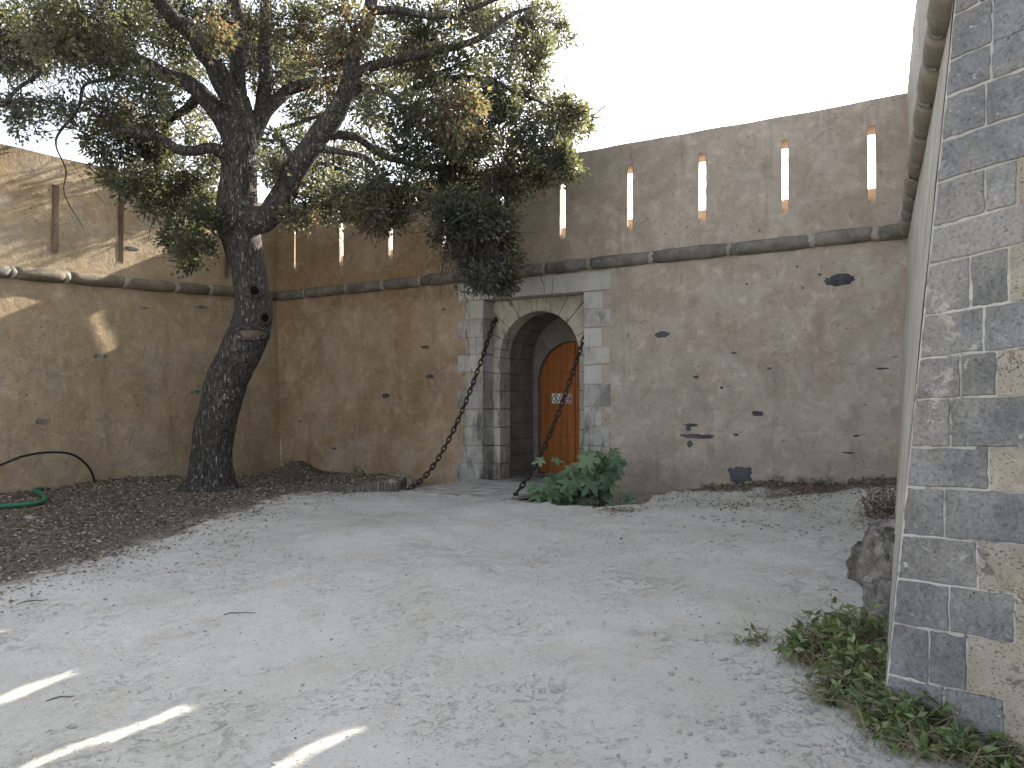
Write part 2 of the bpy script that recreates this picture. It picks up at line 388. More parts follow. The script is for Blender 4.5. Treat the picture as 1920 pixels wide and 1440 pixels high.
def ground_z(x, y, pit=True, micro=True):
    x = np.asarray(x, float); y = np.asarray(y, float)
    z = base_z(x, y)
    u = (x - WO.x) * WE.x + (y - WO.y) * WE.y; d = (x - WO.x) * WN.x + (y - WO.y) * WN.y
    inm = in_poly(x, y, MUL)
    # the bed is held up behind the little palisade and heaped in the corner
    a = np.clip((x + 3.1) / 1.4, 0, 1) * np.clip((y - 11.36) / .05, 0, 1) * np.clip((14.5 - y) / 2.5, 0, 1)
    z = z + inm * a * .12
    z = z + .20 * np.exp(-((x + 4.15) ** 2 + (y - 15.05) ** 2) / .16) + .05 * np.exp(-((x + 4.3) ** 2 + (y - 11.5) ** 2) / .5)
    # dirt banked against the foot of the wall on the right
    z = z + .07 * np.exp(-(np.clip(d, 0, 9) / .28) ** 2) * np.clip((u - 2.6) / .8, 0, 1)
    if micro: z = z + .010 * pnoise(x, y, 3, .25, 1.6) + .0045 * pnoise(x, y, 5, .08, .3, 40)
    if pit:
        uj = u + .035 * pnoise(x, y, 8, .15, .7); dj = d + .035 * pnoise(x, y, 9, .15, .7)
        z = np.where(in_poly(uj, dj, PIT), np.minimum(z, -.85 + .1 * pnoise(x, y, 11, .3, 1)), z)
        z = np.where((d < .0) & (u > -6.2) & (u < 5.4), np.minimum(z, .1), z)
    return z
def gz(x, y): return float(ground_z(np.array([x]), np.array([y]))[0])

xs = np.concatenate([[-400, -150, -60, -30, -20, -15, -12, -10.5], np.arange(-9.5, 5.6, .062), [6, 7, 8, 10, 14, 20, 40, 150, 400]])
ys = np.concatenate([[-400, -150, -60, -25, -12, -6, -3, -1, .5, 1.4], np.arange(2.2, 16.4, .062), [17, 18, 20, 25, 40, 150, 400]])
gx, gy = np.meshgrid(xs, ys); zz = ground_z(gx, gy)
far = (np.abs(gx + 2) > 14) | (np.abs(gy - 5) > 14); zz[far] = np.minimum(zz[far], -.1)
gv = np.stack([gx.ravel(), gy.ravel(), zz.ravel()], 1)
nx, ny = len(xs), len(ys); idx = np.arange(nx * ny).reshape(ny, nx)
q = np.stack([idx[:-1, :-1], idx[:-1, 1:], idx[1:, 1:], idx[1:, :-1]], -1).reshape(-1, 4)
tri = np.concatenate([q[:, [0, 1, 2]], q[:, [0, 2, 3]]])
gm = fast_mesh('ground', gv, tri, M['ground'], {'mulch': (mulch_at(gx, gy) + soil_at(gx, gy)).ravel()})
gm.polygons.foreach_set('use_smooth', [True] * len(gm.polygons))
g = link('ground', gm); g['kind'] = 'structure'

# ------------------------------------------------------------------ plastered walls
def grid_face(mb, f, us, zs, skip=None, amp=.006, out=0.0, flip=False, lockz=()):
    """a plastered face: fine grid, slightly uneven, with openings left out"""
    vs = []; ix = {}
    for i, u in enumerate(us):
        for j, z in enumerate(zs):
            p = f(u, z, out); d = amp * (noise.noise(p * 1.3) + .6 * noise.noise(p * 4.1))
            vs.append(f(u, z, out + d)); ix[i, j] = len(vs) - 1
    fs = []
    for i in range(len(us) - 1):
        for j in range(len(zs) - 1):
            if skip and skip((us[i] + us[i + 1]) / 2, (zs[j] + zs[j + 1]) / 2): continue
            q_ = (ix[i, j], ix[i + 1, j], ix[i + 1, j + 1], ix[i, j + 1])
            fs.append(q_[::-1] if flip else q_)
    mb.add(vs, fs)
def breaks(a, b, step, extra=()):
    pts = sorted(set([a, b] + [e for e in extra if a < e < b])); out = [pts[0]]
    for p, q_ in zip(pts, pts[1:]):
        n = max(1, int(round((q_ - p) / step))); out += [p + (q_ - p) * k / n for k in range(1, n + 1)]
    return out

def parapet(name, f, u0, u1, z0, z1, slits, zb, zt, w, wi, thick, mat, parent, through=True, lift=.30, topf=None, flip=False):
    """upper wall with loopholes: narrow outside, splayed inside, sill falling outwards"""
    topf = topf or (lambda u: z1)
    mb = MB(); ex = []
    W_ = lambda s, w=w: w * (.98 + .16 * math.sin(s * 37)) if s > -5 else .036
    for s in slits: ex += [s - W_(s) / 2, s + W_(s) / 2]
    us = breaks(u0, u1, .22, ex); zs = breaks(z0, z1, .09, (zb, zt))
    inside = lambda u, z: zb < z < zt and any(abs(u - s) < W_(s) / 2 for s in slits)
    def du(u, z):
        if not zb - .02 < z < zt + .02: return 0
        for s in slits:
            if abs(abs(u - s) - W_(s) / 2) < 1e-6: return (1 if u < s else -1) * (.004 + .012 * abs(noise.noise(V((s * 7, z * 7, u))))  + .006 * abs(noise.noise(V((s * 3, z * 21, u))))) * (W_(s) / w)
        return 0
    ff = lambda u, z, d: f(u + du(u, z), z if z < zt + .02 else zt + (z - zt) * (topf(u) - zt) / (z1 - zt) + (.012 * noise.noise(V((u * 2.1, 3, z0))) if z > z1 - .01 else 0), d)
    grid_face(mb, ff, us, zs, inside, .009, 0, flip)
    for a, b in zip(us, us[1:]):                          # coping
        q_ = [ff(a, z1, 0), ff(b, z1, 0), f(b, topf(b) + .05, -thick), f(a, topf(a) + .05, -thick)]; mb.add(q_, [(0, 1, 2, 3)])
    zi0, zi1 = (zb + lift, zt + .01) if through else (zb, zt)
    ex = []; 
    w_all = w
    if through:
        for s in slits: ex += [s - wi / 2, s + wi / 2]
    bs = breaks(u0, u1, .6, ex); bz = breaks(z0, z1, .6, (zi0, zi1))
    ins2 = (lambda u, z: zi0 < z < zi1 and any(abs(u - s) < wi / 2 for s in slits)) if through else None
    grid_face(mb, lambda u, z, d: f(u, z, d - thick), bs, bz, ins2, .004, 0, not flip)
    mb.build(name, mat, parent)
    rv = MB()
    for s in slits:                                       # reveals of each loophole
        jt = lambda: random.uniform(-.006, .006)
        w = W_(s)
        o = [(s - w / 2, zb), (s + w / 2, zb), (s + w / 2, zt), (s - w / 2, zt)]
        if through:
            b = [(s - wi / 2, zi0), (s + wi / 2, zi0), (s + wi / 2, zi1), (s - wi / 2, zi1)]; dd = thick
            m_ = [(s - w / 2 - .015, zb + .05), (s + w / 2 + .015, zb + .05), (s + w / 2 + .015, zt), (s - w / 2 - .015, zt)]
            rings = [[f(u, z, .004) for u, z in o], [f(u + jt(), z + jt(), -.09) for u, z in m_], [f(u, z, -dd) for u, z in b]]
        else:
            b = [(s - w * .62, zb + .05), (s + w * .62, zb + .05), (s + w * .62, zt), (s - w * .62, zt)]; dd = .06
            rings = [[f(u, z, .004) for u, z in o], [f(u + jt(), z, -dd) for u, z in b]]
        r1 = MB()
        for A, B in zip(rings, rings[1:]):
            for k in range(4):
                k2 = (k + 1) % 4; r1.add([A[k], A[k2], B[k2], B[k]], [(3, 2, 1, 0) if not flip else (0, 1, 2, 3)])
        if not through: r1.add(rings[-1], [(0, 1, 2, 3)])
        r1.build('loophole', M['reveal'], parent)

def cordon_run(parent, f, a, b, zf, r, lens, mats, out=.02):
    """half-round string course, one object per stone, pale mortar collars between"""
    u = a; k = 0; sg = 1 if b > a else -1; mj = MB()
    while (b - u) * sg > .02:
        ln = random.uniform(*lens); e = u + sg * ln
        if (b - e) * sg < lens[0] * .5: e = b
        g_ = .022 * sg; mb = MB(); n = 9; ring = []; vs = []; fs = []
        cols = breaks(min(u + g_, e - g_), max(u + g_, e - g_), .12)
        rr = r * random.uniform(.93, 1.05); dz = random.uniform(-.008, .008)
        for i, uu in enumerate(cols):
            endf = .82 if i in (0, len(cols) - 1) else (.96 if i in (1, len(cols) - 2) else 1)
            for t in range(n):
                an = -math.pi / 2 + math.pi * t / (n - 1)
                p0 = f(uu, 0, 0); wv = 1 + .10 * noise.noise(V((uu * 5, t * .8, r * 50))) + .05 * noise.noise(V((uu * 17, t * 2.0, 3)))
                q_ = rr * wv * endf
                vs.append(f(uu, zf(uu) + dz + math.sin(an) * q_, out + math.cos(an) * q_ * 1.05))
            vs.append(f(uu, zf(uu) + dz + rr * .9, -.06)); vs.append(f(uu, zf(uu) + dz - rr * .9, -.06))
        m = n + 2; order = list(range(n)) + [n, n + 1]
        for i in range(len(cols) - 1):
            for t in range(m):
                t2 = (t + 1) % m; fs.append((i * m + t, i * m + t2, (i + 1) * m + t2, (i + 1) * m + t))
        fs.append(tuple(range(m))[::-1]); fs.append(tuple((len(cols) - 1) * m + t for t in range(m)))
        mb.add(vs, fs); mb.build('cordon_stone', mats[0] if random.random() < .8 else mats[-1], parent, smooth=True)
        if e != b:       # collar
            vs = []; fs = []
            hw = random.uniform(.03, .055); prof = ((-hw, .84), (-hw * .6, random.uniform(.92, 1.0)), (hw * .7, random.uniform(.92, 1.0)), (hw, .84))
            for c, (du, sc) in enumerate(prof):
                for t in range(n):
                    an = -math.pi / 2 + math.pi * t / (n - 1); uu = e + du * (1 + .7 * noise.noise(V((e * 5, t * .9, c * 2)))) + .02 * noise.noise(V((e * 3, t * .5, 7))); q_ = r * (sc + .07 * noise.noise(V((e * 9, t * 1.3, c))))
                    vs.append(f(uu, zf(uu) + math.sin(an) * q_, out + math.cos(an) * q_))
            for c in range(3):
                for t in range(n - 1): fs.append((c * n + t, c * n + t + 1, (c + 1) * n + t + 1, (c + 1) * n + t))
            mb = MB(); mb.add(vs, fs); mb.build('mortar_joint', M['collar'], parent, smooth=True)
        u = e; k += 1

def blob(px, py, w, h, plane, name, mat, parent, proud=.006, seed=0, n=30, deep=.05):
    """a stone showing through the render where it has come off"""
    p0, nn, ex = plane; c = hit(px, py, p0, nn); Y = c.y; ez = nn.cross(ex).normalized()
    if ez.z < 0: ez = -ez
    fs = abs(ex.x - ex.y * (px - 960) / FPX)
    hw = w / 2 * Y / FPX / max(.2, fs); hh = h / 2 * Y / FPX; rim = []; inner = []
    for k in range(n):
        a = 2 * math.pi * k / n; q_ = 1 + .34 * noise.noise(V((math.cos(a) * 1.6, math.sin(a) * 1.6, seed * 3.7))) + .24 * noise.noise(V((math.cos(a) * 4, math.sin(a) * 4, seed * 1.3))) + .18 * noise.noise(V((math.cos(a) * 9, math.sin(a) * 9, seed)))
        dx, dz = math.cos(a) * hw * q_, math.sin(a) * hh * q_
        rim.append(c + ex * dx + ez * dz + nn * proud * .2); inner.append(c + ex * dx * .72 + ez * dz * .72 + nn * (proud + .006 * noise.noise(V((k, seed, 0)))))
    mb = MB(); back = [p - nn * deep for p in rim]
    mb.add(rim + inner + [c + nn * proud] + back,
           [(k, (k + 1) % n, n + (k + 1) % n, n + k) for k in range(n)] + [(n + k, n + (k + 1) % n, 2 * n) for k in range(n)] +
           [(2 * n + 1 + k, 2 * n + 1 + (k + 1) % n, (k + 1) % n, k) for k in range(n)])
    return mb.build(name, mat, parent)

# ---- the long wall with the gate
ZC = lambda u: 3.625 + .005 * u
ZTOP = 5.36
curtain = root('rampart_wall', 'long rendered rampart wall with arched gate and row of loopholes', 'wall', W(-.3, 0, 0))
U0, U1 = -6.06, 5.30
RL, RR, RT = -1.146, .70, 3.21            # rectangular recess of the drawbridge
mb = MB()
us = breaks(U0, U1, .2, (RL, RR)); zs = breaks(-1.3, 3.62, .2, (.05, RT))
grid_face(mb, W, us, zs, lambda u, z: RL < u < RR and .05 < z < RT, .010)
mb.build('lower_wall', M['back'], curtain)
SLITS = [-5.55, -4.33, -3.14, -1.957, -.792, .338, 1.461, 2.558, 3.683, 4.743]
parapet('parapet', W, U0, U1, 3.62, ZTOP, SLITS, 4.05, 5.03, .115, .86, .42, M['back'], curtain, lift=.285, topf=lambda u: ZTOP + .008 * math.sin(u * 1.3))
mb = MB()                                  # wall-walk behind the parapet
mb.box8([W(U0 - 3, 3.2, -.43), W(U1 + 4, 3.2, -.43), W(U1 + 4, 3.75, -.43), W(U0 - 3, 3.75, -.43), W(U0 - 3, 3.2, -3.2), W(U1 + 4, 3.2, -3.2), W(U1 + 4, 3.75, -3.2), W(U0 - 3, 3.75, -3.2)])
mb.build('wall_walk', M['reveal'], curtain)
cordon_run(curtain, W, U0 + .02, U1 - .1, ZC, .100, (.75, 1.15), (M['cordon'], M['cordon']))

# gate: lintel, quoins, arch, passage
gate = MB(); 
gate.box8([W(RL, .02, -.33), W(RR, .02, -.33), W(RR, RT + .02, -.33), W(RL, RT + .02, -.33), W(RL, .02, -.36), W(RR, .02, -.36), W(RR, RT + .02, -.36), W(RL, RT + .02, -.36)]) if False else None
def wbox(mb, u0, u1, z0, z1, d0, d1, j=0.0):
    """block between wall coordinates; d0 front, d1 back; j roughens the corners"""
    r = lambda: random.uniform(-j, j)
    c = [(u0, z0), (u1, z0), (u1, z1), (u0, z1)]
    c = [(u + r(), z + r()) for u, z in c]
    mb.box8([W(u, z, d0) for u, z in c] + [W(u, z, d1) for u, z in c])
PB = (WO, WN, WE)
G = .005
lz0, lz1 = 3.215, 3.505
for a, b in ((-1.645, -1.19), (-1.19, -.875), (-.875, -.56), (-.56, -.20), (-.20, .17), (.17, 1.167)):
    m = MB(); sl = random.uniform(-.025, .025)
    c = [(a + G + (sl if a > -1.6 else 0), lz0), (b - G + (sl if b < 1.1 else 0), lz0), (b - G, lz1 + random.uniform(-.004, .004)), (a + G, lz1)]
    m.box8([W(u, z, .022) for u, z in c] + [W(u, z, -.40) for u, z in c]); m.build('lintel_stone', M['lintel'], curtain, bevel=.006)
def zpx(cy, u, d=0):                       # height of a joint measured in the photo
    lo = W(u, 0, d); y = 460 + cy / 2.769; r = ray(960, y); return CAM.z + r.z / r.y * lo.y
rows = [295, 385, 480, 568, 660, 755, 850, 940, 1040, 1130, 1236]; lx = [875, 860, 873, 859, 873, 858, 873, 866, 868, 857]
for i in range(10):
    z1, z0 = zpx(rows[i], -1.4), zpx(rows[i + 1], -1.4)
    if i == 0: z1 = lz0 - .008
    ua = {875: -1.50, 873: -1.49, 860: -1.65, 859: -1.655, 858: -1.66, 866: -1.54, 868: -1.53, 857: -1.67}[lx[i]]
    m = MB(); wbox(m, ua, RL - .002, z0 + G, z1 - G, .012 + random.uniform(-.004, .004), -.34, .006)
    m.build('quoin_stone', M['quoin'] if i else M['lintel'], curtain, bevel=.012, bseg=2)
rows = [222, 330, 428, 528, 620, 722, 838, 940, 1042, 1140, 1240]
for i in range(10):
    z1, z0 = zpx(rows[i], .9), zpx(rows[i + 1], .9)
    ub = (1.005, 1.145)[i % 2]
    if i == 0: z1 = lz0 - .008
    m = MB(); wbox(m, RR + .002, ub + random.uniform(-.01, .01), z0 + G, z1 - G, .012 + random.uniform(-.004, .004), -.34, .006)
    m.build('quoin_stone', M['quoin'] if i not in (0, 2, 4) else M['lintel'], curtain, bevel=.012, bseg=2)
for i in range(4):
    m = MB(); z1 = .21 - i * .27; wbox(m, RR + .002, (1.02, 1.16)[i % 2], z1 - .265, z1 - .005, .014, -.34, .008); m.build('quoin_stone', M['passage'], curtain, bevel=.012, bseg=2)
AC, AR, AS = -.2725, .7405, 2.26          # arch centre, radius, springing
D0, D1 = -.30, -.63
def rect_out(a):                            # ray from the arch centre to the recess outline
    c, s = math.cos(a), math.sin(a); t = 9
    if c > 1e-6: t = min(t, (RR - AC) / c)
    if c < -1e-6: t = min(t, (RL - AC) / c)
    if s > 1e-6: t = min(t, (RT - AS) / s)
    return t
ang = [0, .19, .42, .80, 1.05, 1.40, 1.72, 2.08, 2.42, 2.72, 2.95, math.pi]
cors = [math.atan2(RT - AS, RR - AC), math.atan2(RT - AS, RL - AC)]
for a, b in zip(ang, ang[1:]):
    a_, b_ = a + .005, b - .005; inn = [a_ + (b_ - a_) * k / 5 for k in range(6)]
    outs = sorted([a_, b_] + [c for c in cors if a_ < c < b_], reverse=True)
    poly = [(AC + AR * math.cos(t), AS + AR * math.sin(t)) for t in inn][::-1]
    poly = poly + [(AC + rect_out(t) * math.cos(t), AS + rect_out(t) * math.sin(t)) for t in outs[::-1]]
    dd = D0 + random.uniform(-.005, .005)
    m = MB(); m.prism([W(u, z, dd) for u, z in poly][::-1], [W(u, z, D1) for u, z in poly][::-1]); m.build('voussoir', M['arch'], curtain, bevel=.005)
rows = [598, 665, 757, 850, 945, 1040, 1135, 1240]
jz = [AS] + [zpx(y, -1.1, -.3) for y in rows[1:]]; jz[-1] = .05
for i in range(7):
    for ua, ub in ((RL + .002, AC - AR), (AC + AR, RR - .002)):
        m = MB(); wbox(m, ua, ub, jz[i + 1] + .004, jz[i] - .004, D0 + random.uniform(-.005, .005), D1, .003); m.build('jamb_stone', M['arch'], curtain, bevel=.006)
# dark passage: side walls in courses, vault in rings
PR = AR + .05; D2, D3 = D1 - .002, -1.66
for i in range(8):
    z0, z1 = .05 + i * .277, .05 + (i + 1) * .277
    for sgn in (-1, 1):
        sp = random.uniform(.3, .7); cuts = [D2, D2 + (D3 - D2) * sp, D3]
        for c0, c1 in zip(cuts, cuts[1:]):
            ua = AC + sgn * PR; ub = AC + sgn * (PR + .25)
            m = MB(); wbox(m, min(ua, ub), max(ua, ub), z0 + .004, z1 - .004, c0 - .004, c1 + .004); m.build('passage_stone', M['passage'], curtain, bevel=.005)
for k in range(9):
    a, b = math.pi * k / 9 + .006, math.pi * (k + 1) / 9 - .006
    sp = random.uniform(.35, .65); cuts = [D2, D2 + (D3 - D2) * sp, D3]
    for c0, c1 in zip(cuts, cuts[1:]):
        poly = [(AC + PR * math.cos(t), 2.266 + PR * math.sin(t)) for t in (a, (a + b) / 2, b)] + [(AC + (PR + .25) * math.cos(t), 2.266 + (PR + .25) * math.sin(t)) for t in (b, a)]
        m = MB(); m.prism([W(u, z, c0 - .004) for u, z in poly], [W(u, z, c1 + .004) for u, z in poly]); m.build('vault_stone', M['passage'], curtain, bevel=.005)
# mortar core behind the stones of the gate
m = MB()
wbox(m, -2.2, RL - .03, .0, 3.6, -.03, -.62); wbox(m, RR + .03, 1.7, .0, 3.6, -.03, -.62); wbox(m, -2.2, 1.7, 3.25, 3.6, -.03, -.5)
wbox(m, AC - PR - .6, AC - PR - .03, 0, 3.6, -.64, -2.2); wbox(m, AC + PR + .03, AC + PR + .6, 0, 3.6, -.64, -2.2); wbox(m, -1.7, 1.2, 3.16, 3.6, -.66, -2.2)
wbox(m, -1.8, 1.2, 0, 3.4, -1.80, -2.2)
m.build('core', M['passage'], curtain)
# inner door arch ring
DC, DR, DS, DD = AC, .69, 1.90, -1.60
poly_o = [(DC - PR - .1, .05), (DC - PR - .1, 3.2), (DC + PR + .1, 3.2), (DC + PR + .1, .05)]
arc = [(DC + DR * math.cos(t), DS + DR * math.sin(t)) for t in np.linspace(0, math.pi, 19)]
m = MB(); vs = []; fs = []
op = [(DC + DR, .05)] + arc + [(DC - DR, .05)]
def outp(u, z):
    if z < DS: return (DC + (PR + .1) * (1 if u > DC else -1), z)
    t = math.atan2(z - DS, u - DC); k = min((PR + .1) / max(1e-6, abs(math.cos(t))), 1.3 / max(1e-6, math.sin(t))); return (DC + k * math.cos(t), DS + k * math.sin(t))
for d in (-1.50, -1.63):
    vs += [W(u, z, d) for u, z in op]
n0 = len(op); vs += [W(*outp(u, z), -1.50) for u, z in op]
for i in range(n0 - 1):
    fs.append((i, i + 1, n0 + i + 1, n0 + i)); fs.append((i + 1, i, 2 * n0 + i, 2 * n0 + i + 1))
m.add(vs, fs); m.build('inner_arch', M['passage'], curtain)
m = MB(); wbox(m, RL - .3, RR + .3, -.2, DOOR_FLOOR - .005, -.01, -1.9); m.build('threshold', M['quoin'], curtain)
# door: two leaves of studded planks
def door_leaf(a, b, nm):
    leaf = None; w = [.16, .115, .15, .13, .135]; tot = sum(w); k = (b - a) / tot; u = a; st = MB()
    base = MB(); wbox(base, a + .03, b - .01, DOOR_FLOOR + .06, 1.8, DD - .035, DD - .05); leaf = base.build('door_leaf', M['door'], curtain)
    for wi in w:
        e = u + wi * k; top = []
        for t in np.linspace(e - .0022, u + .0022, 5):
            q_ = max(-1, min(1, (t - DC) / (DR + .03))); top.append((float(t), DS + (DR + .03) * math.sqrt(max(0, 1 - q_ * q_))))
        poly = [(u + .0022, DOOR_FLOOR + .015), (e - .0022, DOOR_FLOOR + .015)] + top; dd = DD + random.uniform(-.003, .003)
        m = MB(); m.prism([W(p, z, dd) for p, z in poly], [W(p, z, dd - .035) for p, z in poly]); m.build('plank', M['door'], leaf, bevel=.003)
        for z in np.arange(.45, 2.5, .23):
            if z < top[2][1] - .1:
                for fx in (.25, .75):
                    c = u + (e - u) * fx + random.uniform(-.008, .008); zz_ = z + random.uniform(-.02, .02); s = .011
                    st.add([W(c - s, zz_, dd), W(c, zz_ - s, dd), W(c + s, zz_, dd), W(c, zz_ + s, dd), W(c, zz_, dd + .007)], [(0, 1, 4), (1, 2, 4), (2, 3, 4), (3, 0, 4)])
        u = e
    so = st.build('stud', M['iron'], leaf); so['kind'] = 'stuff'
door_leaf(DC - DR - .02, DC - .004, 'l'); door_leaf(DC + .006, DC + DR + .02, 'r')

# sign on the door
sg = root('warning_sign', 'small no-entry pictogram sign with dark red lettered panel on the plank door', 'sign', W(-.55, 1.5, DD + .01))
sc_, sz = .167, (1.495, 1.665)
su0 = -.725
m = MB(); wbox(m, su0, su0 + .40, sz[0], sz[1], DD + .016, DD + .006); m.build('sign_board', M['white'], sg)
m = MB(); wbox(m, su0 + .172, su0 + .393, sz[0] + .008, sz[1] - .008, DD + .018, DD + .0165); m.build('text_panel', M['red'], sg)
cx, cz, R0 = su0 + .085, (sz[0] + sz[1]) / 2, .076
def ringpoly(mb, r0, r1, d, n=28):
    vs = []; fs = []
    for k in range(n):
        a = 2 * math.pi * k / n; vs += [W(cx + r0 * math.cos(a), cz + r0 * math.sin(a), d), W(cx + r1 * math.cos(a), cz + r1 * math.sin(a), d)]
    for k in range(n): k2 = (k + 1) % n; fs.append((2 * k, 2 * k + 1, 2 * k2 + 1, 2 * k2))
    mb.add(vs, fs)
m = MB(); ringpoly(m, .058, .076, DD + .0185)
a = math.radians(-45); c_, s_ = math.cos(a), math.sin(a)
def bar(mb, x0, z0, x1, z1, w, d=DD + .0187):
    t = V((x1 - x0, z1 - z0)); t.normalize(); nx_, nz_ = -t.y * w / 2, t.x * w / 2
    mb.add([W(cx + x, cz + z, d) for x, z in ((x0 + nx_, z0 + nz_), (x0 - nx_, z0 - nz_), (x1 - nx_, z1 - nz_), (x1 + nx_, z1 + nz_))], [(0, 1, 2, 3)])
bar(m, -.045, .045, .045, -.045, .012); m.build('prohibition_ring', M['black'], sg)
m = MB()
bar(m, 0, .026, .003, -.008, .024); bar(m, 0, -.006, -.022, -.048, .012); bar(m, .004, -.006, .024, -.048, .012); bar(m, -.004, .022, -.03, 0, .009); bar(m, .006, .022, .03, .004, .009)
m.add([W(cx + .002 + .011 * math.cos(t), cz + .042 + .011 * math.sin(t), DD + .0187) for t in np.linspace(0, 2 * math.pi, 12, endpoint=False)], [tuple(range(12))])
m.build('walking_figure', M['black'], sg)
for i, tx in enumerate(('CHANTIER', 'INTERDIT', 'AU PUBLIC')):
    cu = bpy.data.curves.new('lettering', 'FONT'); cu.body = tx; cu.size = .042; cu.align_x = 'LEFT'; cu.offset = .0006
    to = bpy.data.objects.new('tmp', cu); COL.objects.link(to); bpy.context.view_layer.update()
    me = bpy.data.meshes.new_from_object(to.evaluated_get(bpy.context.evaluated_depsgraph_get())); bpy.data.objects.remove(to)
    mat = Matrix((WE.to_4d(), (0, 0, 1, 0), (-WN * -1).to_4d(), (0, 0, 0, 1))).transposed()
    mat = Matrix(((WE.x, 0, WN.x, 0), (WE.y, 0, WN.y, 0), (0, 1, 0, 0), (0, 0, 0, 1)))
    p = W(su0 + .182, sz[1] - .052 - i * .045, DD + .0187) - V(sg.location)
    me.transform(Matrix.Translation(p) @ mat); me.materials.clear(); me.materials.append(M['white']); link('lettering', me, sg)

# stones showing through the render of the long wall
def exposed(px, py, w, h, plane, parent, seed, mat='slate', proud=.006):
    blob(px, py, w, h, plane, 'exposed_stone', M[mat], parent, proud, seed)
for i, (x, y, w, h) in enumerate([(1576, 526, 68, 22), (1240, 627, 27, 13), (1421, 775, 22, 11), (1305, 818, 64, 10), (1296, 797, 26, 5), (1290, 804, 12, 8), (1293, 832, 12, 12), (1376, 662, 12, 4), (1380, 815, 10, 6),
                                  (1443, 691, 10, 5), (1654, 691, 24, 4), (1605, 817, 12, 4), (1592, 849, 28, 4), (1353, 727, 6, 5), (1305, 707, 10, 5), (1572, 609, 5, 3), (797, 651, 18, 6), (805, 706, 16, 8), (723, 742, 14, 8), (627, 841, 9, 3), (562, 790, 8, 3), (832, 580, 8, 4), (655, 550, 14, 6),
                                  (1400, 533, 5, 3), (1505, 540, 5, 4), (1537, 515, 8, 6), (1580, 565, 5, 3), (1495, 500, 5, 4)]):
    exposed(x, y, w, h, PB, curtain, i)
exposed(1388, 889, 44, 34, PB, curtain, 71, 'slate', .015)

# ---- wall on the left
LW = root('flank_wall', 'ochre rendered wall coming forward behind the oak, sunlit above its string course', 'wall', L(3, 0, 0))
SLEN = 13.0
ZCL = lambda s: 3.60 - .036 * s
ZTL = lambda s: 5.375 - .018 * s
LL = lambda s, z, d=0: L(s, z, d + B_LEFT * max(0, 3.5 - z))
mb = MB(); grid_face(mb, LL, breaks(0, SLEN, .22), breaks(-1.0, 3.5, .22), None, .011, 0, True); mb.build('lower_wall', M['left'], LW)
lsl = []
for x in (103, 226, 425):
    p = hit(x, 420, LC, LN); lsl.append((p - LC).dot(LE))
sp_ = lsl[0] - lsl[1]; lsl += [lsl[0] + sp_ * k for k in range(1, 8)]
lsl = sorted(s for s in lsl if .2 < s < SLEN - .3)
parapet('parapet', L, 0.0, SLEN, 3.5, 5.375, lsl, 3.80, 4.86, .125, .86, .42, M['left'], LW, through=False, topf=ZTL, flip=True)
cordon_run(LW, L, .02, SLEN - .2, ZCL, .100, (.62, 1.0), (M['cordon_b'], M['cordon_b'], M['cordon']))
PLw = (LC + LN * (B_LEFT * 1.2), LN, -LE)
for i, (x, y, w, h) in enumerate([(188, 669, 28, 10), (82, 790, 28, 12), (268, 577, 26, 5), (380, 576, 24, 5), (365, 735, 20, 8), (80, 587, 8, 3), (345, 752, 10, 4)]):
    exposed(x, y, w, h, (LC + LN * B_LEFT * max(0, 3.5 - (1.6 + (745 - y) / FPX * 12)), LN, -LE), LW, 30 + i, 'rock', .006)
exposed(248, 466, 24, 7, (LC, LN, -LE), LW, 41, 'slate')

# ------------------------------------------------------------------ bastion on the right
CB = at(1655, 1330, 3.74); CT = at(1789, 0, 3.80)
def corner(z): t = (z - CB.z) / (CT.z - CB.z); return CB + (CT - CB) * t
FH = V((.568, -.823, 0)).normalized()
FN = (CT - CB).cross(FH).normalized()
if FN.y > 0: FN = -FN
bast = root('bastion', 'battered grey ashlar corner of the bastion with pale flank', 'wall', CB)
ZB = 3.65
JT = V((4.93, 9.80, 0)); JB = V((4.72, 9.74, 0))     # where its flank meets the long wall, top and foot
def SF(t, z, d=0):                                   # t 0 at the corner, 1 at the long wall
    k = (z - .2) / (ZB - .2) if z < ZB else 1
    c = corner(min(z, ZB)); c = V((c.x, c.y, 0)); f_ = JB + (JT - JB) * k
    f_ = f_ + (f_ - c).normalized() * .5
    p = c + (f_ - c) * t; nn = (f_ - c).normalized(); nn = V((-nn.y, nn.x, 0)); 
    return V((p.x, p.y, z)) + nn * d
mb = MB(); grid_face(mb, SF, breaks(.004, 1, .035), breaks(-.6, ZB, .2), None, .007, 0, True); mb.build('flank', M['side'], bast)
mb = MB(); grid_face(mb, SF, breaks(0, 1, .035), breaks(ZB, 5.38, .2), None, .012, 0, True)
for a, b in zip(breaks(0, 1, .1), breaks(0, 1, .1)[1:]): mb.add([SF(a, 5.38), SF(b, 5.38), SF(b, 5.42, -.7), SF(a, 5.42, -.7)], [(3, 2, 1, 0)])
grid_face(mb, lambda t, z, d: SF(t, z, d - .7), breaks(0, 1, .2), breaks(ZB, 5.42, .8), None, 0)
mb.build('parapet', M['side'], bast)
cordon_run(bast, lambda u, z, d: SF(u / 6.9, z, d), 0.0, 6.45, lambda u: 3.66, .085, (.45, .75), (M['cordon_c'], M['cordon_c']))
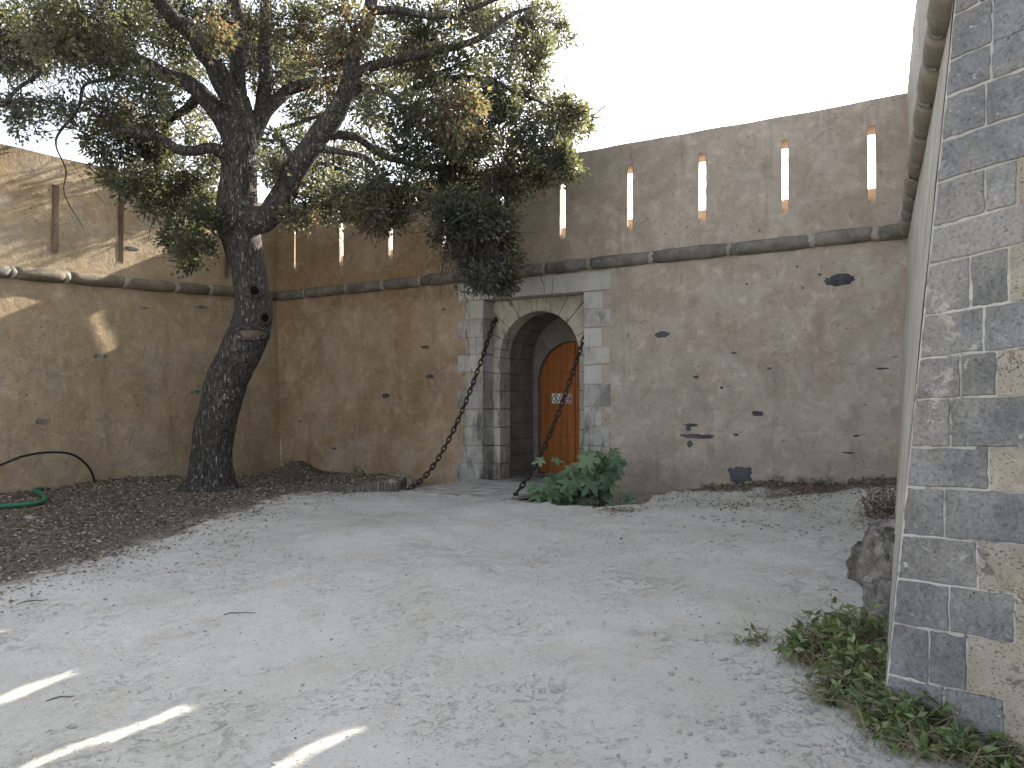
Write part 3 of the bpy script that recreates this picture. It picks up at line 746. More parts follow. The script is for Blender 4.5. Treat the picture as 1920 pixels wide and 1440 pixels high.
# front face frame
def FF(v, z, d=0): c = corner(z); return c + FH * v + FN * d
mb = MB(); grid_face(mb, FF, breaks(0, 4.0, .25), breaks(-.6, ZB, .25), None, .002, -.007, False); mb.build('mortar_bed', M['mortar'], bast)
mb = MB(); FP = lambda v, z, d=0: V((corner(ZB).x, corner(ZB).y, z)) + FH * v + FN * d
grid_face(mb, FP, breaks(0, 4.0, .3), breaks(ZB, 5.4, .3), None, .01, 0)
mb.add([FP(0, 5.4), FP(4, 5.4), FP(4, 5.42, -.8), FP(0, 5.42, -.8)], [(0, 1, 2, 3)]); mb.build('parapet', M['side'], bast)
cordon_run(bast, FP, -.08, 4.0, lambda u: 3.66, .085, (.45, .75), (M['cordon_c'], M['cordon_c']))
FPL = (CB, FN)
def quad_on_face(pts, name, mat, d, inset=2.5, bevel=.006, back=.08, j=2.0):
    """block whose four corners were measured on the face; pts px: TL, TR, BR, BL"""
    cxp = sum(p[0] for p in pts) / 4; cyp = sum(p[1] for p in pts) / 4; q_ = []
    for x, y in pts:
        x += inset * (1 if x < cxp else -1); y += inset * (1 if y < cyp else -1)
        q_.append((x, y))
    # edges subdivided and nibbled
    poly = []
    for (x0, y0), (x1, y1) in zip(q_, q_[1:] + q_[:1]):
        for k in range(5):
            t = k / 5; s = 0 if k == 0 else j
            poly.append((x0 + (x1 - x0) * t + random.uniform(-1, 1) * s, y0 + (y1 - y0) * t + random.uniform(-1, 1) * s))
    fr = [hit(x, y, *FPL) + FN * d for x, y in poly][::-1]
    m = MB(); m.prism(fr, [p - FN * back for p in fr]); return m.build(name, mat, bast, bevel=bevel, bseg=2)
def yl(k, x):   # k-th course line at pixel x
    (x0, y0), sl = LINES[k]; return y0 + sl * (x - x0)
EDGE = lambda y: 1789 + (1655 - 1789) * y / 1330
LINES = []
for y0, sl in ((-130, -.52), (-45, -.47), (28, -.44), (114, -.405), (182, -.37), (264, -.33), (343, -.30), (427, -.27), (497, -.225), (592, -.165), (673, -.105), (750, -.05), (838, .015), (912, .05), (1003, .085), (1085, .128), (1168, .175), (1265, .215), (1365, .25), (1470, .28)):
    LINES.append(((EDGE(y0), y0), sl))
COURSES = [[1850, 2060], [1835, 1990], [1860, 2010], [1858, 2040], [1847, 1990], [1945, 2060], [1847, 1907], [1922, 2050], [1819, 1891], [1844, 1985], [1800, 1868], [1781, 1925], [1853], [1770, 1925], [1832], [1779, 1901], [1741, 1812], [1769, 1882]]
NOFILL = []
for k, joints in enumerate(COURSES):
    x0 = None; prev = None
    for jx in joints:
        tl = (EDGE(yl(k, 1780)) if prev is None else prev, 0); 
        xa = prev
        def pt(kk, x): return (x, yl(kk, x))
        if xa is None:
            e0 = (LINES[k][0][0] + 1.5, LINES[k][0][1]); e1 = (LINES[k + 1][0][0] + 1.5, LINES[k + 1][0][1])
            pts = [e0, pt(k, jx), pt(k + 1, jx), e1]
        else: pts = [pt(k, xa), pt(k, jx), pt(k + 1, jx), pt(k + 1, xa)]
        quad_on_face(pts, 'stone_block', M['basalt'], random.uniform(-.002, .006))
        prev = jx
    # coarse render infill beyond the long-and-short blocks
    if prev < 1990:
        pts = [pt(k, prev + 3), pt(k, 2120), pt(k + 1, 2120), pt(k + 1, prev + 3)]
        fr = [hit(x, y, *FPL) + FN * random.uniform(-.004, .002) for x, y in pts][::-1]
        m = MB(); m.prism(fr, [p - FN * .05 for p in fr]); m.build('render_patch', M['infill'], bast)
m = MB(); a_ = [FF(1.1, -.5, -.004), FF(4, -.5, -.004), FF(4, ZB, -.004), FF(1.1, ZB, -.004)]; m.prism(a_, [p - FN * .05 for p in a_]); m.build('render_patch', M['infill'], bast)
# solid core so that light does not leak
m = MB(); z0, z1 = -.6, 3.64
ring = lambda z: [FF(.012, z, -.02), FF(3.9, z, -.03), V((9, 6.5, z)), V((7, 10.5, z)), SF(.97, z, -.05), SF(.02, z, -.03), SF(.004, z, -.012)]
zsl = [z0 + (z1 - z0) * k / 10 for k in range(11)]
for za, zb_ in zip(zsl, zsl[1:]): m.prism(ring(zb_), ring(za))
m.build('core', M['infill'], bast)

# rock at the foot of the flank
rk = root('rock', 'rough grey rock outcrop at the foot of the pale bastion flank', 'rock', (2.3, 5.4, .1))
def lump(name, c, r, seed, parent, mat, amp=.35, fq=1.6, sub=4):
    import bmesh
    bm = bmesh.new(); bmesh.ops.create_icosphere(bm, subdivisions=sub, radius=1.0)
    for v in bm.verts:
        p = v.co.copy(); n_ = amp * noise.noise(p * fq + V((seed, 0, 0))) + amp * .6 * abs(noise.noise(p * fq * 2.3 + V((0, seed, 0)))) + amp * .25 * noise.noise(p * fq * 6 + V((0, 0, seed)))
        st_ = .06 * math.sin(p.z * 13 + 5 * p.x + 2 * noise.noise(p * 2))
        p *= 1 + n_ + st_ * (amp / .35); v.co = V((p.x * r[0], p.y * r[1], p.z * r[2]))
    me = bpy.data.meshes.new(name); bm.to_mesh(me); bm.free(); me.materials.append(mat)
    o = link(name, me, parent, V(c) - V(top_of(parent).location) if parent else V(c)); return o
def crag(name, c, r, seed, parent, mat):
    """split, layered bedrock: an ellipsoid cut by many tilted cleavage planes"""
    import bmesh
    bm = bmesh.new(); bmesh.ops.create_icosphere(bm, subdivisions=5, radius=1.0); rq = random.Random(seed); pl = []
    for _ in range(26): pl.append((V((rq.gauss(0, 1), rq.gauss(0, 1), rq.gauss(.2, .8))).normalized(), rq.uniform(.62, .95)))
    for v in bm.verts:
        p = v.co.copy(); k = 1.0
        for n_, d_ in pl:
            t = p.dot(n_)
            if t > 1e-3: k = min(k, d_ / t)
        p *= k
        lay = p.dot(V((.35, .25, .9))) * 9 + 1.2 * noise.noise(p * 1.7 + V((seed, 0, 0))); fr = lay - math.floor(lay)
        p *= 1 + .06 * (fr - .5) + .10 * noise.noise(p * 2.6 + V((seed, 3, 0))) + .05 * noise.noise(p * 8 + V((0, seed, 0))) + .025 * noise.noise(p * 22)
        v.co = V((p.x * r[0], p.y * r[1], p.z * r[2]))
    me = bpy.data.meshes.new(name); bm.to_mesh(me); bm.free(); me.materials.append(mat)
    return link(name, me, parent, V(c) - V(top_of(parent).location))
crag('boulder', (2.48, 4.95, .12), (.34, .55, .55), 3, rk, M['rock'])
crag('boulder', (2.80, 5.75, .20), (.34, .55, .52), 8, rk, M['rock'])
crag('boulder', (3.25, 6.7, .28), (.30, .6, .38), 5, rk, M['rock'])
crag('boulder', (2.22, 4.45, .02), (.30, .38, .36), 12, rk, M['rock'])
crag('boulder', (2.12, 4.95, .04), (.20, .34, .26), 17, rk, M['rock'])

# ------------------------------------------------------------------ bridge, chains, palisade
br = root('drawbridge', 'dusty plank drawbridge deck leading over the ditch to the gate', 'bridge', W(-.4, .2, .8))
d = .0; k = 0
while d < 1.98:
    wd = random.uniform(.185, .215)
    m = MB(); z = .252 + random.uniform(-.003, .003); wbox(m, -1.30 + random.uniform(-.02, .02), .50 + random.uniform(-.02, .02), z - .06, z, d + wd - .006, d + .002, .003)
    m.build('plank', M['deck'], br, bevel=.005); d += wd
for u in (-1.15, -.4, .35):
    m = MB(); wbox(m, u - .07, u + .07, .02, .19, 1.95, .0); m.build('beam', M['stake'], br)

def chain(name, label, p0, p1, sag, n, group):
    c = root(name, label, 'chain', p0, group)
    ln = .088; pts = []
    for i in range(241):
        t = i / 240; p = p0.lerp(p1, t); p.z -= sag * 4 * t * (1 - t) * (1 + .2 * (2 * t - 1)); pts.append(p)
    acc = [0]
    for a, b in zip(pts, pts[1:]): acc.append(acc[-1] + (b - a).length)
    step = .092; N = int(acc[-1] / step)
    mb = MB(); R_, wd, rr = .029, .0, .0125; loop = []
    for k in range(16):
        a = 2 * math.pi * k / 16; x = .028 * math.cos(a); y = .028 * math.sin(a) + (.029 if math.sin(a) > 0 else -.029); loop.append(V((x, y, 0)))
    vs = []; fs = []
    for i, p in enumerate(loop):
        t = (loop[(i + 1) % 16] - loop[i - 1]).normalized(); nn = V((t.y, -t.x, 0)); 
        for s in range(6):
            an = 2 * math.pi * s / 6; vs.append(p + nn * math.cos(an) * rr + V((0, 0, 1)) * math.sin(an) * rr)
    for i in range(16):
        for s in range(6): i2 = (i + 1) % 16; s2 = (s + 1) % 6; fs.append((i * 6 + s, i2 * 6 + s, i2 * 6 + s2, i * 6 + s2))
    me = bpy.data.meshes.new('link'); me.from_pydata(vs, [], fs); me.materials.append(M['iron']); me.polygons.foreach_set('use_smooth', [True] * len(fs)); me.update()
    j = 0
    for k in range(N + 1):
        s = k * step
        while j < 239 and acc[j + 1] < s: j += 1
        p = pts[j].lerp(pts[j + 1], (s - acc[j]) / max(1e-6, acc[j + 1] - acc[j])); t = (pts[min(240, j + 2)] - pts[max(0, j - 1)]).normalized()
        qn = t.to_track_quat('Y', 'Z') @ Quaternion((0, 1, 0), (math.pi / 2 if k % 2 else 0) + .5 + random.uniform(-.15, .15))
        o = link('chain_link', me, c); o.rotation_mode = 'QUATERNION'; o.rotation_quaternion = qn; o.location = p - p0
    m = MB(); m.tube([p0 + WN * .0, p0 - WN * .15], [.03, .03], 8); m.build('wall_ring', M['iron'], c)
    m = MB(); m.tube([p1 + V((0, 0, .012)), p1 - V((0, 0, .04))], [.035, .035], 10); m.build('deck_ring', M['iron'], c)
pa = W(-1.076, 2.89, -.24); pb = hit(765, 917, V((0, 0, .285)), V((0, 0, 1)))
chain('chain', 'rusty iron chain hanging from the recess corner down across the plaster wall', pa, pb, .46, 60, 'drawbridge chains')
pa = W(.665, 2.55, -.10); pb = hit(967, 925, V((0, 0, .285)), V((0, 0, 1)))
chain('chain', 'rusty iron chain hanging in front of the orange plank door', pa, pb, .27, 60, 'drawbridge chains')

pal = root('palisade_edging', 'low edging of grey wooden stakes holding back the leaf bed', 'edging', (-2.3, 11.35, .25))
p_a, p_b = V((-3.05, 11.40, 0)), V((-1.66, 11.31, 0)); nst = 30
pts = [p_a.lerp(p_b, i / (nst - 1)) for i in range(nst)] + [V((-1.63, 11.36 + .05 * i, 0)) for i in range(1, 16)]
for i, p in enumerate(pts):
    h = .27 + .115 * min(1, i / (nst - 1)) + random.uniform(-.008, .008); r = .021 * random.uniform(.85, 1.1)
    m = MB(); m.tube([V((p.x, p.y, .1)), V((p.x + random.uniform(-.004, .004), p.y, h - .008)), V((p.x, p.y, h))], [r, r, r * .7], 7); m.build('stake', M['stake'], pal)

# ------------------------------------------------------------------ holm oak
SK = 11.4 / FPX
def tp(px, py, Y, rpx): return (at(px, py, Y), rpx * Y / FPX)
oak = root('oak_tree', 'leaning holm oak with rough dark trunk and wide evergreen crown', 'tree', at(395, 922, 11.4))
TY = 11.4
trunk = [tp(392, 960, TY, 62), tp(394, 922, TY, 57), tp(396, 900, TY, 45), tp(397, 850, TY, 36), tp(403, 800, TY, 37), tp(418, 740, TY, 37.5), tp(438, 690, TY - .03, 38), tp(457, 650, TY - .06, 37), tp(470, 615, TY - .05, 38), tp(475, 580, TY, 34), tp(472, 545, TY, 32), tp(465, 500, TY, 32.5), tp(453, 450, TY, 35.5), tp(447, 415, TY, 41), tp(446, 370, TY, 36), tp(449, 320, TY, 33), tp(451, 270, TY + .05, 31), tp(449, 220, TY + .1, 27), tp(444, 185, TY + .1, 22)]
ST = catmull(trunk, 7)
m = MB(); m.tube([p for p, r in ST], [r for p, r in ST], 40, True, .085, 4); trunk_o = m.build('trunk', M['bark'], oak, smooth=True)
LIMBS = [
 [(450, 410, 11.4, 30), (480, 412, 11.3, 27), (505, 405, 11.2, 24), (532, 365, 11.1, 22), (562, 310, 11.0, 22), (597, 255, 10.9, 21), (630, 210, 10.8, 19), (650, 170, 10.7, 17), (662, 110, 10.6, 15), (678, 60, 10.5, 13), (692, 20, 10.4, 12), (700, -60, 10.3, 10), (720, -160, 10.3, 7), (740, -260, 10.4, 4)],
 [(445, 225, 11.5, 24), (432, 185, 11.3, 20), (412, 140, 11.1, 19), (385, 95, 10.9, 18), (355, 58, 10.7, 16), (318, 28, 10.5, 14), (280, -10, 10.3, 11), (230, -60, 10.0, 9), (170, -110, 9.8, 6)],
 [(440, 260, 11.4, 22), (420, 228, 11.4, 19), (393, 195, 11.5, 17), (370, 165, 11.5, 15), (330, 147, 11.6, 13), (300, 135, 11.6, 12), (243, 108, 11.7, 11), (185, 88, 11.8, 9), (121, 69, 11.8, 8), (50, 75, 11.8, 6), (-30, 60, 11.8, 5), (-120, 40, 11.7, 3)],
 [(445, 190, 11.5, 17), (449, 140, 11.5, 15), (452, 80, 11.5, 14), (445, 30, 11.6, 12), (436, -30, 11.7, 11), (430, -140, 11.8, 8), (440, -280, 11.9, 4)],
 [(470, 260, 11.6, 18), (492, 200, 11.7, 15), (498, 150, 11.8, 13), (493, 100, 11.9, 12), (497, 40, 12.0, 11), (502, -20, 12.1, 9), (520, -130, 12.2, 6)],
 [(460, 290, 11.5, 19), (482, 240, 11.6, 15), (505, 200, 11.7, 13), (540, 170, 11.9, 11), (590, 154, 12.0, 10), (640, 150, 12.1, 9), (700, 165, 12.3, 7), (760, 150, 12.4, 6), (830, 120, 12.5, 4)],
 [(438, 312, 11.3, 17), (415, 288, 11.1, 12.5), (392, 279, 10.9, 10.5), (355, 282, 10.7, 9.5), (328, 277, 10.6, 9), (300, 258, 10.5, 8.5), (270, 252, 10.4, 8), (235, 245, 10.3, 6), (200, 255, 10.3, 4)],
 [(640, 190, 10.75, 12), (680, 165, 10.8, 9), (720, 170, 10.9, 8), (745, 190, 11.0, 7), (765, 220, 11.0, 6), (800, 250, 11.0, 5), (850, 290, 11.0, 4)],
 [(585, 275, 10.95, 10), (630, 282, 10.8, 6), (687, 298, 10.7, 5), (718, 340, 10.6, 4.5), (760, 375, 10.6, 4), (811, 397, 10.6, 3), (870, 410, 10.6, 2)],
 [(655, 140, 10.65, 11), (720, 120, 10.6, 9), (790, 100, 10.5, 8), (850, 85, 10.5, 7), (908, 66, 10.5, 6), (940, 40, 10.5, 5), (967, 23, 10.5, 4), (1010, 10, 10.5, 1.2)],
 [(740, 185, 11, 7), (820, 150, 10.9, 6), (905, 148, 10.8, 5), (940, 160, 10.8, 5), (975, 175, 10.8, 4), (1020, 195, 10.8, 2), (1060, 215, 10.8, .8)],
 [(690, 20, 10.4, 9), (750, 20, 10.3, 7), (811, 31, 10.2, 6), (880, 20, 10.1, 5), (960, -20, 10, 4)],
 [(600, 255, 10.9, 10), (660, 255, 11.1, 8), (720, 290, 11.3, 7), (780, 310, 11.4, 6), (850, 320, 11.4, 5), (920, 330, 11.3, 4), (1000, 330, 11.2, 3)],
 [(375, 170, 11.5, 11), (360, 195, 11.7, 9), (335, 215, 11.9, 7), (310, 240, 12.0, 6), (290, 300, 12.0, 4), (310, 370, 11.9, 3)],
 [(250, 110, 11.7, 7), (205, 145, 11.3, 4), (158, 160, 11.0, 3.4), (147, 205, 10.9, 3), (112, 246, 10.8, 2.5), (105, 275, 10.8, 1.6), (124, 320, 10.9, 1.3), (121, 365, 10.8, 1.0), (158, 430, 10.8, .6)],
 [(60, 75, 11.8, 7), (40, 110, 11.2, 5), (75, 135, 10.9, 4.5), (30, 170, 10.7, 3.5), (5, 200, 10.5, 3)],
 [(520, 390, 11.15, 9), (545, 300, 11.3, 6), (520, 250, 11.5, 5), (560, 230, 11.7, 4), (610, 215, 11.9, 3)],
]
nodes = []; nrad = []
def add_nodes(pts):
    for p, r in pts: nodes.append(p); nrad.append(r)
add_nodes(ST[90:])
for i, lb in enumerate(LIMBS):
    pts = catmull([tp(*q_) for q_ in lb], 5)
    pts = [(p + V((noise.noise(p * 3 + V((i, 0, 0))), noise.noise(p * 3 + V((0, i, 0))), noise.noise(p * 3 + V((0, 0, i))))) * min(.05, r * .5) * (k > 2), r) for k, (p, r) in enumerate(pts)]
    big = lb[0][3] > 15
    m = MB(); m.tube([p for p, r in pts], [r for p, r in pts], 20 if big else 9, True, .10, i); m.build('limb', M['bark'], oak, smooth=True)
    add_nodes(pts[3:])
# knot holes, wound: set on the trunk's own surface
from mathutils.bvhtree import BVHTree
_tm = trunk_o.data; BV = BVHTree.FromPolygons([v.co + V(oak.location) for v in _tm.vertices], [tuple(p.vertices) for p in _tm.polygons])
def on_trunk(px, py):
    r = ray(px, py).normalized(); h = BV.ray_cast(CAM, r, 30); return h[0], h[1]
for px, py, r, nm in ((478, 545, 9, 'a'), (496, 596, 8, 'b')):
    c, nn = on_trunk(px, py); nn = (nn + (CAM - c).normalized()).normalized(); ex = nn.cross(V((0, 0, 1))).normalized(); ez = ex.cross(nn)
    R0 = r * SK; m = MB(); vs = []; fs = []; prof = [(1.9, -.02), (1.65, .022), (1.2, .048), (.95, .04), (.82, .022), (.7, .02)]
    for k in range(18):
        a = 2 * math.pi * k / 18
        for q_, h in prof: w_ = 1 + .18 * noise.noise(V((math.cos(a) * 2, math.sin(a) * 2, px))); vs.append(c + (ex * math.cos(a) + ez * math.sin(a) * 1.1) * R0 * q_ * w_ + nn * h)
    np_ = len(prof)
    for k in range(18):
        for j in range(np_ - 1): k2 = (k + 1) % 18; fs.append((k * np_ + j, k2 * np_ + j, k2 * np_ + j + 1, k * np_ + j + 1))
    m.add(vs, fs); kn = m.build('knot_hole', M['bark'], oak, smooth=True)
    m = MB(); m.add([c + (ex * math.cos(2 * math.pi * k / 14) + ez * 1.1 * math.sin(2 * math.pi * k / 14)) * R0 * .86 + nn * .024 for k in range(14)], [tuple(range(14))]); m.build('hollow_shade', M['dark'], kn)  # flat near-black disc paints the shade inside the knot hole
def scar(prof, hw, hh, sd, cx_=470, cy_=627):
    m = MB(); vs = []; fs = []; n_ = len(prof)
    for k in range(28):
        a = 2 * math.pi * k / 28; w_ = 1 + .3 * noise.noise(V((math.cos(a) * 1.7, math.sin(a) * 1.7, sd))) + .16 * noise.noise(V((math.cos(a) * 5, math.sin(a) * 5, sd)))
        for q_, h in prof:
            p, nn = on_trunk(cx_ + math.cos(a) * hw * q_ * w_, cy_ - math.sin(a) * hh * q_ * w_ - .3 * hh * math.cos(a) ** 2)
            if p is None: p, nn = BV.find_nearest(at(cx_ + math.cos(a) * hw * q_ * w_, cy_ - math.sin(a) * hh * q_ * w_, TY - .1))[:2]
            vs.append(p + nn * h)
    for k in range(28):
        for j in range(n_ - 1): k2 = (k + 1) % 28; fs.append((k * n_ + j, k2 * n_ + j, k2 * n_ + j + 1, k * n_ + j + 1))
    m.add(vs, fs); return m
wo_ = scar([(1.6, -.01), (1.4, .016), (1.18, .04), (1.0, .036), (.9, .006)], 24, 10, 9).build('wound', M['bark'], oak, smooth=True)
scar([(1.0, .004), (.8, .008), (.5, .014), (0, .012)], 23, 9.5, 9).build('bare_wood', M['plainwood'], wo_, smooth=True)

# crown: clumps (px, py, radius px, tips) at their own depths
CL = [
 # upper left
 (20, 40, 60, 24), (90, 60, 60, 20), (160, 40, 65, 24), (230, 40, 60, 22), (300, 60, 55, 18), (360, 30, 50, 16), (60, 110, 45, 9), (140, 120, 50, 10), (215, 130, 45, 12), (20, 200, 32, 8), (60, 190, 40, 5), (120, 210, 35, 5), (150, 240, 32, 5), (40, 235, 28, 4), (280, 170, 50, 14), (340, 120, 45, 14),
 (10, 100, 50, 16), (255, 90, 40, 12), (400, 60, 45, 12),
 # dark clumps left of the trunk
 (200, 205, 38, 16), (235, 220, 40, 20), (190, 265, 35, 16), (240, 280, 42, 20), (290, 240, 38, 14), (285, 290, 40, 16), (215, 325, 35, 14), (260, 340, 40, 18), (320, 300, 36, 14), (330, 345, 42, 20), (375, 360, 40, 18), (300, 380, 36, 16), (355, 400, 42, 22), (390, 410, 30, 13), (340, 440, 36, 17), (370, 460, 34, 15), (350, 485, 22, 8), (395, 300, 36, 12), (370, 240, 38, 12), (320, 200, 40, 12), (350, 440, 30, 10),
 # around the stem
 (420, 20, 50, 14), (480, 60, 45, 12), (530, 30, 55, 18), (530, 110, 45, 12), (580, 70, 55, 20), (560, 200, 38, 10), (540, 260, 38, 9), (520, 320, 30, 8), (610, 130, 45, 12), (590, 30, 50, 18), (470, 120, 35, 7), (620, 190, 36, 9), (510, 160, 30, 7),
 # lower fringe right of the trunk
 (545, 405, 30, 8), (600, 350, 42, 14), (620, 385, 32, 14), (650, 370, 38, 15), (690, 395, 35, 13), (710, 410, 30, 13), (740, 390, 35, 11), (650, 320, 40, 11), (700, 340, 42, 12), (590, 310, 34, 8), (575, 385, 28, 8),
 # right mass
 (650, 40, 60, 20), (720, 60, 65, 22), (790, 40, 65, 22), (860, 50, 60, 18), (930, 60, 55, 12), (990, 40, 50, 13), (1030, 40, 40, 9), (1060, 60, 25, 4), (700, 120, 55, 14), (770, 130, 60, 18), (840, 130, 60, 20), (900, 120, 45, 9), (960, 110, 40, 5), (740, 200, 60, 16), (800, 200, 60, 20), (860, 210, 60, 24), (920, 200, 52, 18), (970, 220, 46, 14), (1020, 190, 36, 7), (1050, 210, 34, 7), (1085, 215, 22, 4), (700, 260, 55, 14), (760, 280, 60, 18), (830, 280, 60, 22), (890, 280, 60, 26), (950, 280, 52, 20), (1000, 260, 40, 11), (1040, 270, 32, 7), (1065, 310, 28, 9), (1030, 320, 32, 10), (980, 320, 45, 15), (930, 340, 50, 19), (870, 350, 55, 22), (800, 340, 55, 17), (760, 350, 46, 12), (830, 390, 50, 17), (890, 400, 52, 22), (940, 390, 38, 15),
 # hanging end
 (890, 440, 45, 18), (930, 440, 38, 17), (850, 430, 38, 11), (900, 480, 42, 17), (940, 480, 34, 16), (920, 515, 36, 16), (955, 505, 26, 11), (940, 530, 26, 10), (900, 520, 24, 6), (870, 470, 30, 6), (1055, 250, 22, 4),
]
tr_ = random.Random(21); CLU = []
for k in range(22):  # crown towards the corner; the last few added to shade the left wall
    X_, Y_, Z_ = (tr_.uniform(-6.2, -3.0), tr_.uniform(12.6, 15.6), tr_.uniform(5.75, 7.6)) if k < 15 else (tr_.uniform(-4.9, -3.4), tr_.uniform(14.9, 16.2), tr_.uniform(5.7, 6.7))
    CLU.append((V((X_, Y_, Z_)), .36, 12, tr_.uniform(.15, .6)))
for px, py, r, n in ((440, 60, 50, 16), (500, 90, 45, 14), (300, 20, 50, 16), (640, 100, 50, 16), (690, 190, 50, 14), (860, 250, 55, 18), (780, 80, 55, 18), (980, 70, 50, 12), (1010, 100, 40, 8), (1000, 150, 35, 5), (930, 150, 50, 9), (900, 20, 50, 14), (1040, 230, 40, 9), (1070, 200, 28, 5), (1085, 235, 24, 5), (1050, 290, 32, 9), (560, 140, 45, 12), (100, 20, 60, 18), (180, 80, 55, 16), (40, 80, 55, 14)):
    CLU.append((at(px, py, (11.0 if px > 730 or px < 225 else 12.4) + tr_.uniform(-1.0, 1.0)), r * 11 / FPX, int(n * 2), tr_.uniform(.2, .65)))
for px, py, r, n in CL:
    Y0 = 11.3
    if px > 620: Y0 = 11.0
    if px < 150: Y0 = 11.2
    spread = 1.9 if py < 300 else 1.0
    if 225 < px < 730 and py < 335 and tr_.random() < .78: Y0 = 12.25; spread = .95          # the heavy limbs stand in front of the leaves
    elif px < 400 and py > 195: Y0 = 11.6; spread = .7
    for att in range(20):
        Y = Y0 + tr_.uniform(-spread, spread * .7)
        p = at(px, py, Y); dW = (p - WO).dot(WN); dL = (p - LC).dot(LN)
        if (dW > .75 and dL > .6) or p.z > 6.1: break
        spread *= .9; Y0 -= .1
    br_ = .93 if (px > 840 and py > 300 and tr_.random() < .18) or tr_.random() < .09 else tr_.uniform(.12, .6)
    CLU.append((p, r * Y / FPX * 1.08, int(n * (1.3 if px < 730 else 1.45)), br_))
for k in range(60):                          # the part of the crown above the picture
    px = tr_.uniform(-260, 1000); py = tr_.uniform(-430, -30); e = ((px - 400) / 700) ** 2 + ((py + 0) / 430) ** 2
    if e < 1: CLU.append((at(px, py, 11.1 + tr_.uniform(-2.2, 2.0)), .55, 16, tr_.uniform(.15, .6)))
for k in range(16):                          # and out to the left of it
    px = tr_.uniform(-420, -40); py = tr_.uniform(-60, 190); p = at(px, py, tr_.uniform(9.2, 11.4))
    if (p - LC).dot(LN) > .5: CLU.append((p, .45, 12, tr_.uniform(.15, .6)))
nodeA = np.array([tuple(p) for p in nodes]); radA = np.array(nrad)
CLU.sort(key=lambda c: float(np.min(np.linalg.norm(nodeA - np.array(c[0]), axis=1))))
twig = MB(); LP = []; LD = []; LT = []; LS = []
def wander(a, b, n, amp, seed, sag=0.0):
    out = []
    for i in range(n + 1):
        t = i / n; p = a.lerp(b, t); w_ = math.sin(math.pi * t) * amp
        p = p + V((noise.noise(V((t * 2.3, seed, 0))), noise.noise(V((t * 2.3, seed, 5))), noise.noise(V((t * 2.3, seed, 9))))) * w_ * 2; p.z -= sag * t * t; out.append(p)
    return out
for ci, (c, R, nt, tint) in enumerate(CLU):
    dist = np.linalg.norm(nodeA - np.array(c), axis=1); dist = dist + np.where(radA < .012, .25, 0); j = int(np.argmin(dist)); a = V(nodeA[j]); r0 = min(radA[j] * .6, .012 + .012 * dist[j])
    n = max(3, int(dist[j] / .12)); pts = wander(a, c, n, .10 + .16 * dist[j], ci * 3.1)
    rad = [r0 + (.005 - r0) * i / n for i in range(n + 1)]
    m = MB(); m.tube(pts, rad, 6, True); m.build('branch', M['bark'], oak, smooth=True)
    nodeA = np.vstack([nodeA, [tuple(p) for p in pts[1:]]]); radA = np.concatenate([radA, rad[1:]])
    for t in range(nt):
        while True:
            o = V((tr_.uniform(-1, 1), tr_.uniform(-1, 1), tr_.uniform(-1, 1)))
            if .25 < o.length < 1: break
        tip = c + V((o.x * R, o.y * R * 1.25, o.z * R * .85)); tip.z -= .04 * tr_.random()
        s = pts[tr_.randrange(max(0, len(pts) // 2), len(pts))]
        tw = wander(s, tip, 4, .07, ci * 17 + t, .05); twig.tube(tw, [.0075, .006, .005, .0036, .002], 3, False)
        nl = tr_.randint(30, 52); dr = (tip - tw[2]).normalized()
        for _ in range(nl):
            q_ = tw[2].lerp(tip, tr_.random() ** .6 * 1.1); g_ = V((tr_.gauss(0, 1), tr_.gauss(0, 1), tr_.gauss(0, 1)))
            LP.append(q_ + g_ * .06); LD.append((dr + g_ * .7).normalized()); LT.append(tint + tr_.uniform(-.2, .24) if tint < .85 else (tr_.uniform(.86, 1) if tr_.random() < .5 else tr_.uniform(.2, .7))); LS.append(tr_.uniform(.048, .084))
# branchlets running through the crown
cc = [c for c in CLU]
for k in range(420):
    a = tr_.choice(cc)[0]; j = min((c[0] for c in tr_.sample(cc, 30) if (c[0] - a).length > .3), key=lambda p: (p - a).length)
    if (j - a).length > 2.2: continue
    a2 = a + V((tr_.gauss(0, .15), tr_.gauss(0, .2), tr_.gauss(0, .15))); b2 = j + V((tr_.gauss(0, .25), tr_.gauss(0, .2), tr_.gauss(0, .2))); r_ = tr_.uniform(.006, .013)
    pw = wander(a2, b2, 7, .16 + .1 * (b2 - a2).length, k * 1.7); twig.tube(pw, [r_ * (1 - .11 * i) for i in range(8)], 4, False)
    for f_ in range(3):
        s_ = pw[tr_.randrange(2, 8)]; e_ = s_ + V((tr_.gauss(0, .2), tr_.gauss(0, .15), tr_.gauss(-.05, .2))); twig.tube(wander(s_, e_, 4, .05, k + f_), [.005, .0045, .0035, .0025, .0015], 3, False)
# bare and dead hanging twigs
for _ in range(520):
    px, py = tr_.choice([(tr_.uniform(820, 960), tr_.uniform(330, 470)), (tr_.uniform(820, 930), tr_.uniform(380, 500)), (tr_.uniform(380, 520), tr_.uniform(10, 140)), (tr_.uniform(600, 1000), tr_.uniform(100, 330)), (tr_.uniform(0, 260), tr_.uniform(60, 230))])
    a = at(px, py, 10.8 + tr_.uniform(-.7, .7)); b = a + V((tr_.uniform(-.25, .25), tr_.uniform(-.2, .2), tr_.uniform(-.6, -.2)))
    j = int(np.argmin(np.linalg.norm(nodeA - np.array(a), axis=1))); s = V(nodeA[j])
    if (s - a).length < .9:
        p = wander(s, a, 4, .08, px) + wander(a, b, 5, .08, py)[1:]; twig.tube(p, [.0058 - .0004 * i for i in range(len(p))], 3, False)
        for k in range(2):
            c0 = p[tr_.randrange(4, len(p))]; c1 = c0 + V((tr_.uniform(-.15, .15), tr_.uniform(-.1, .1), tr_.uniform(-.2, .05))); twig.tube(wander(c0, c1, 3, .03, px + k), [.0025, .002, .0015, .001], 3, False)
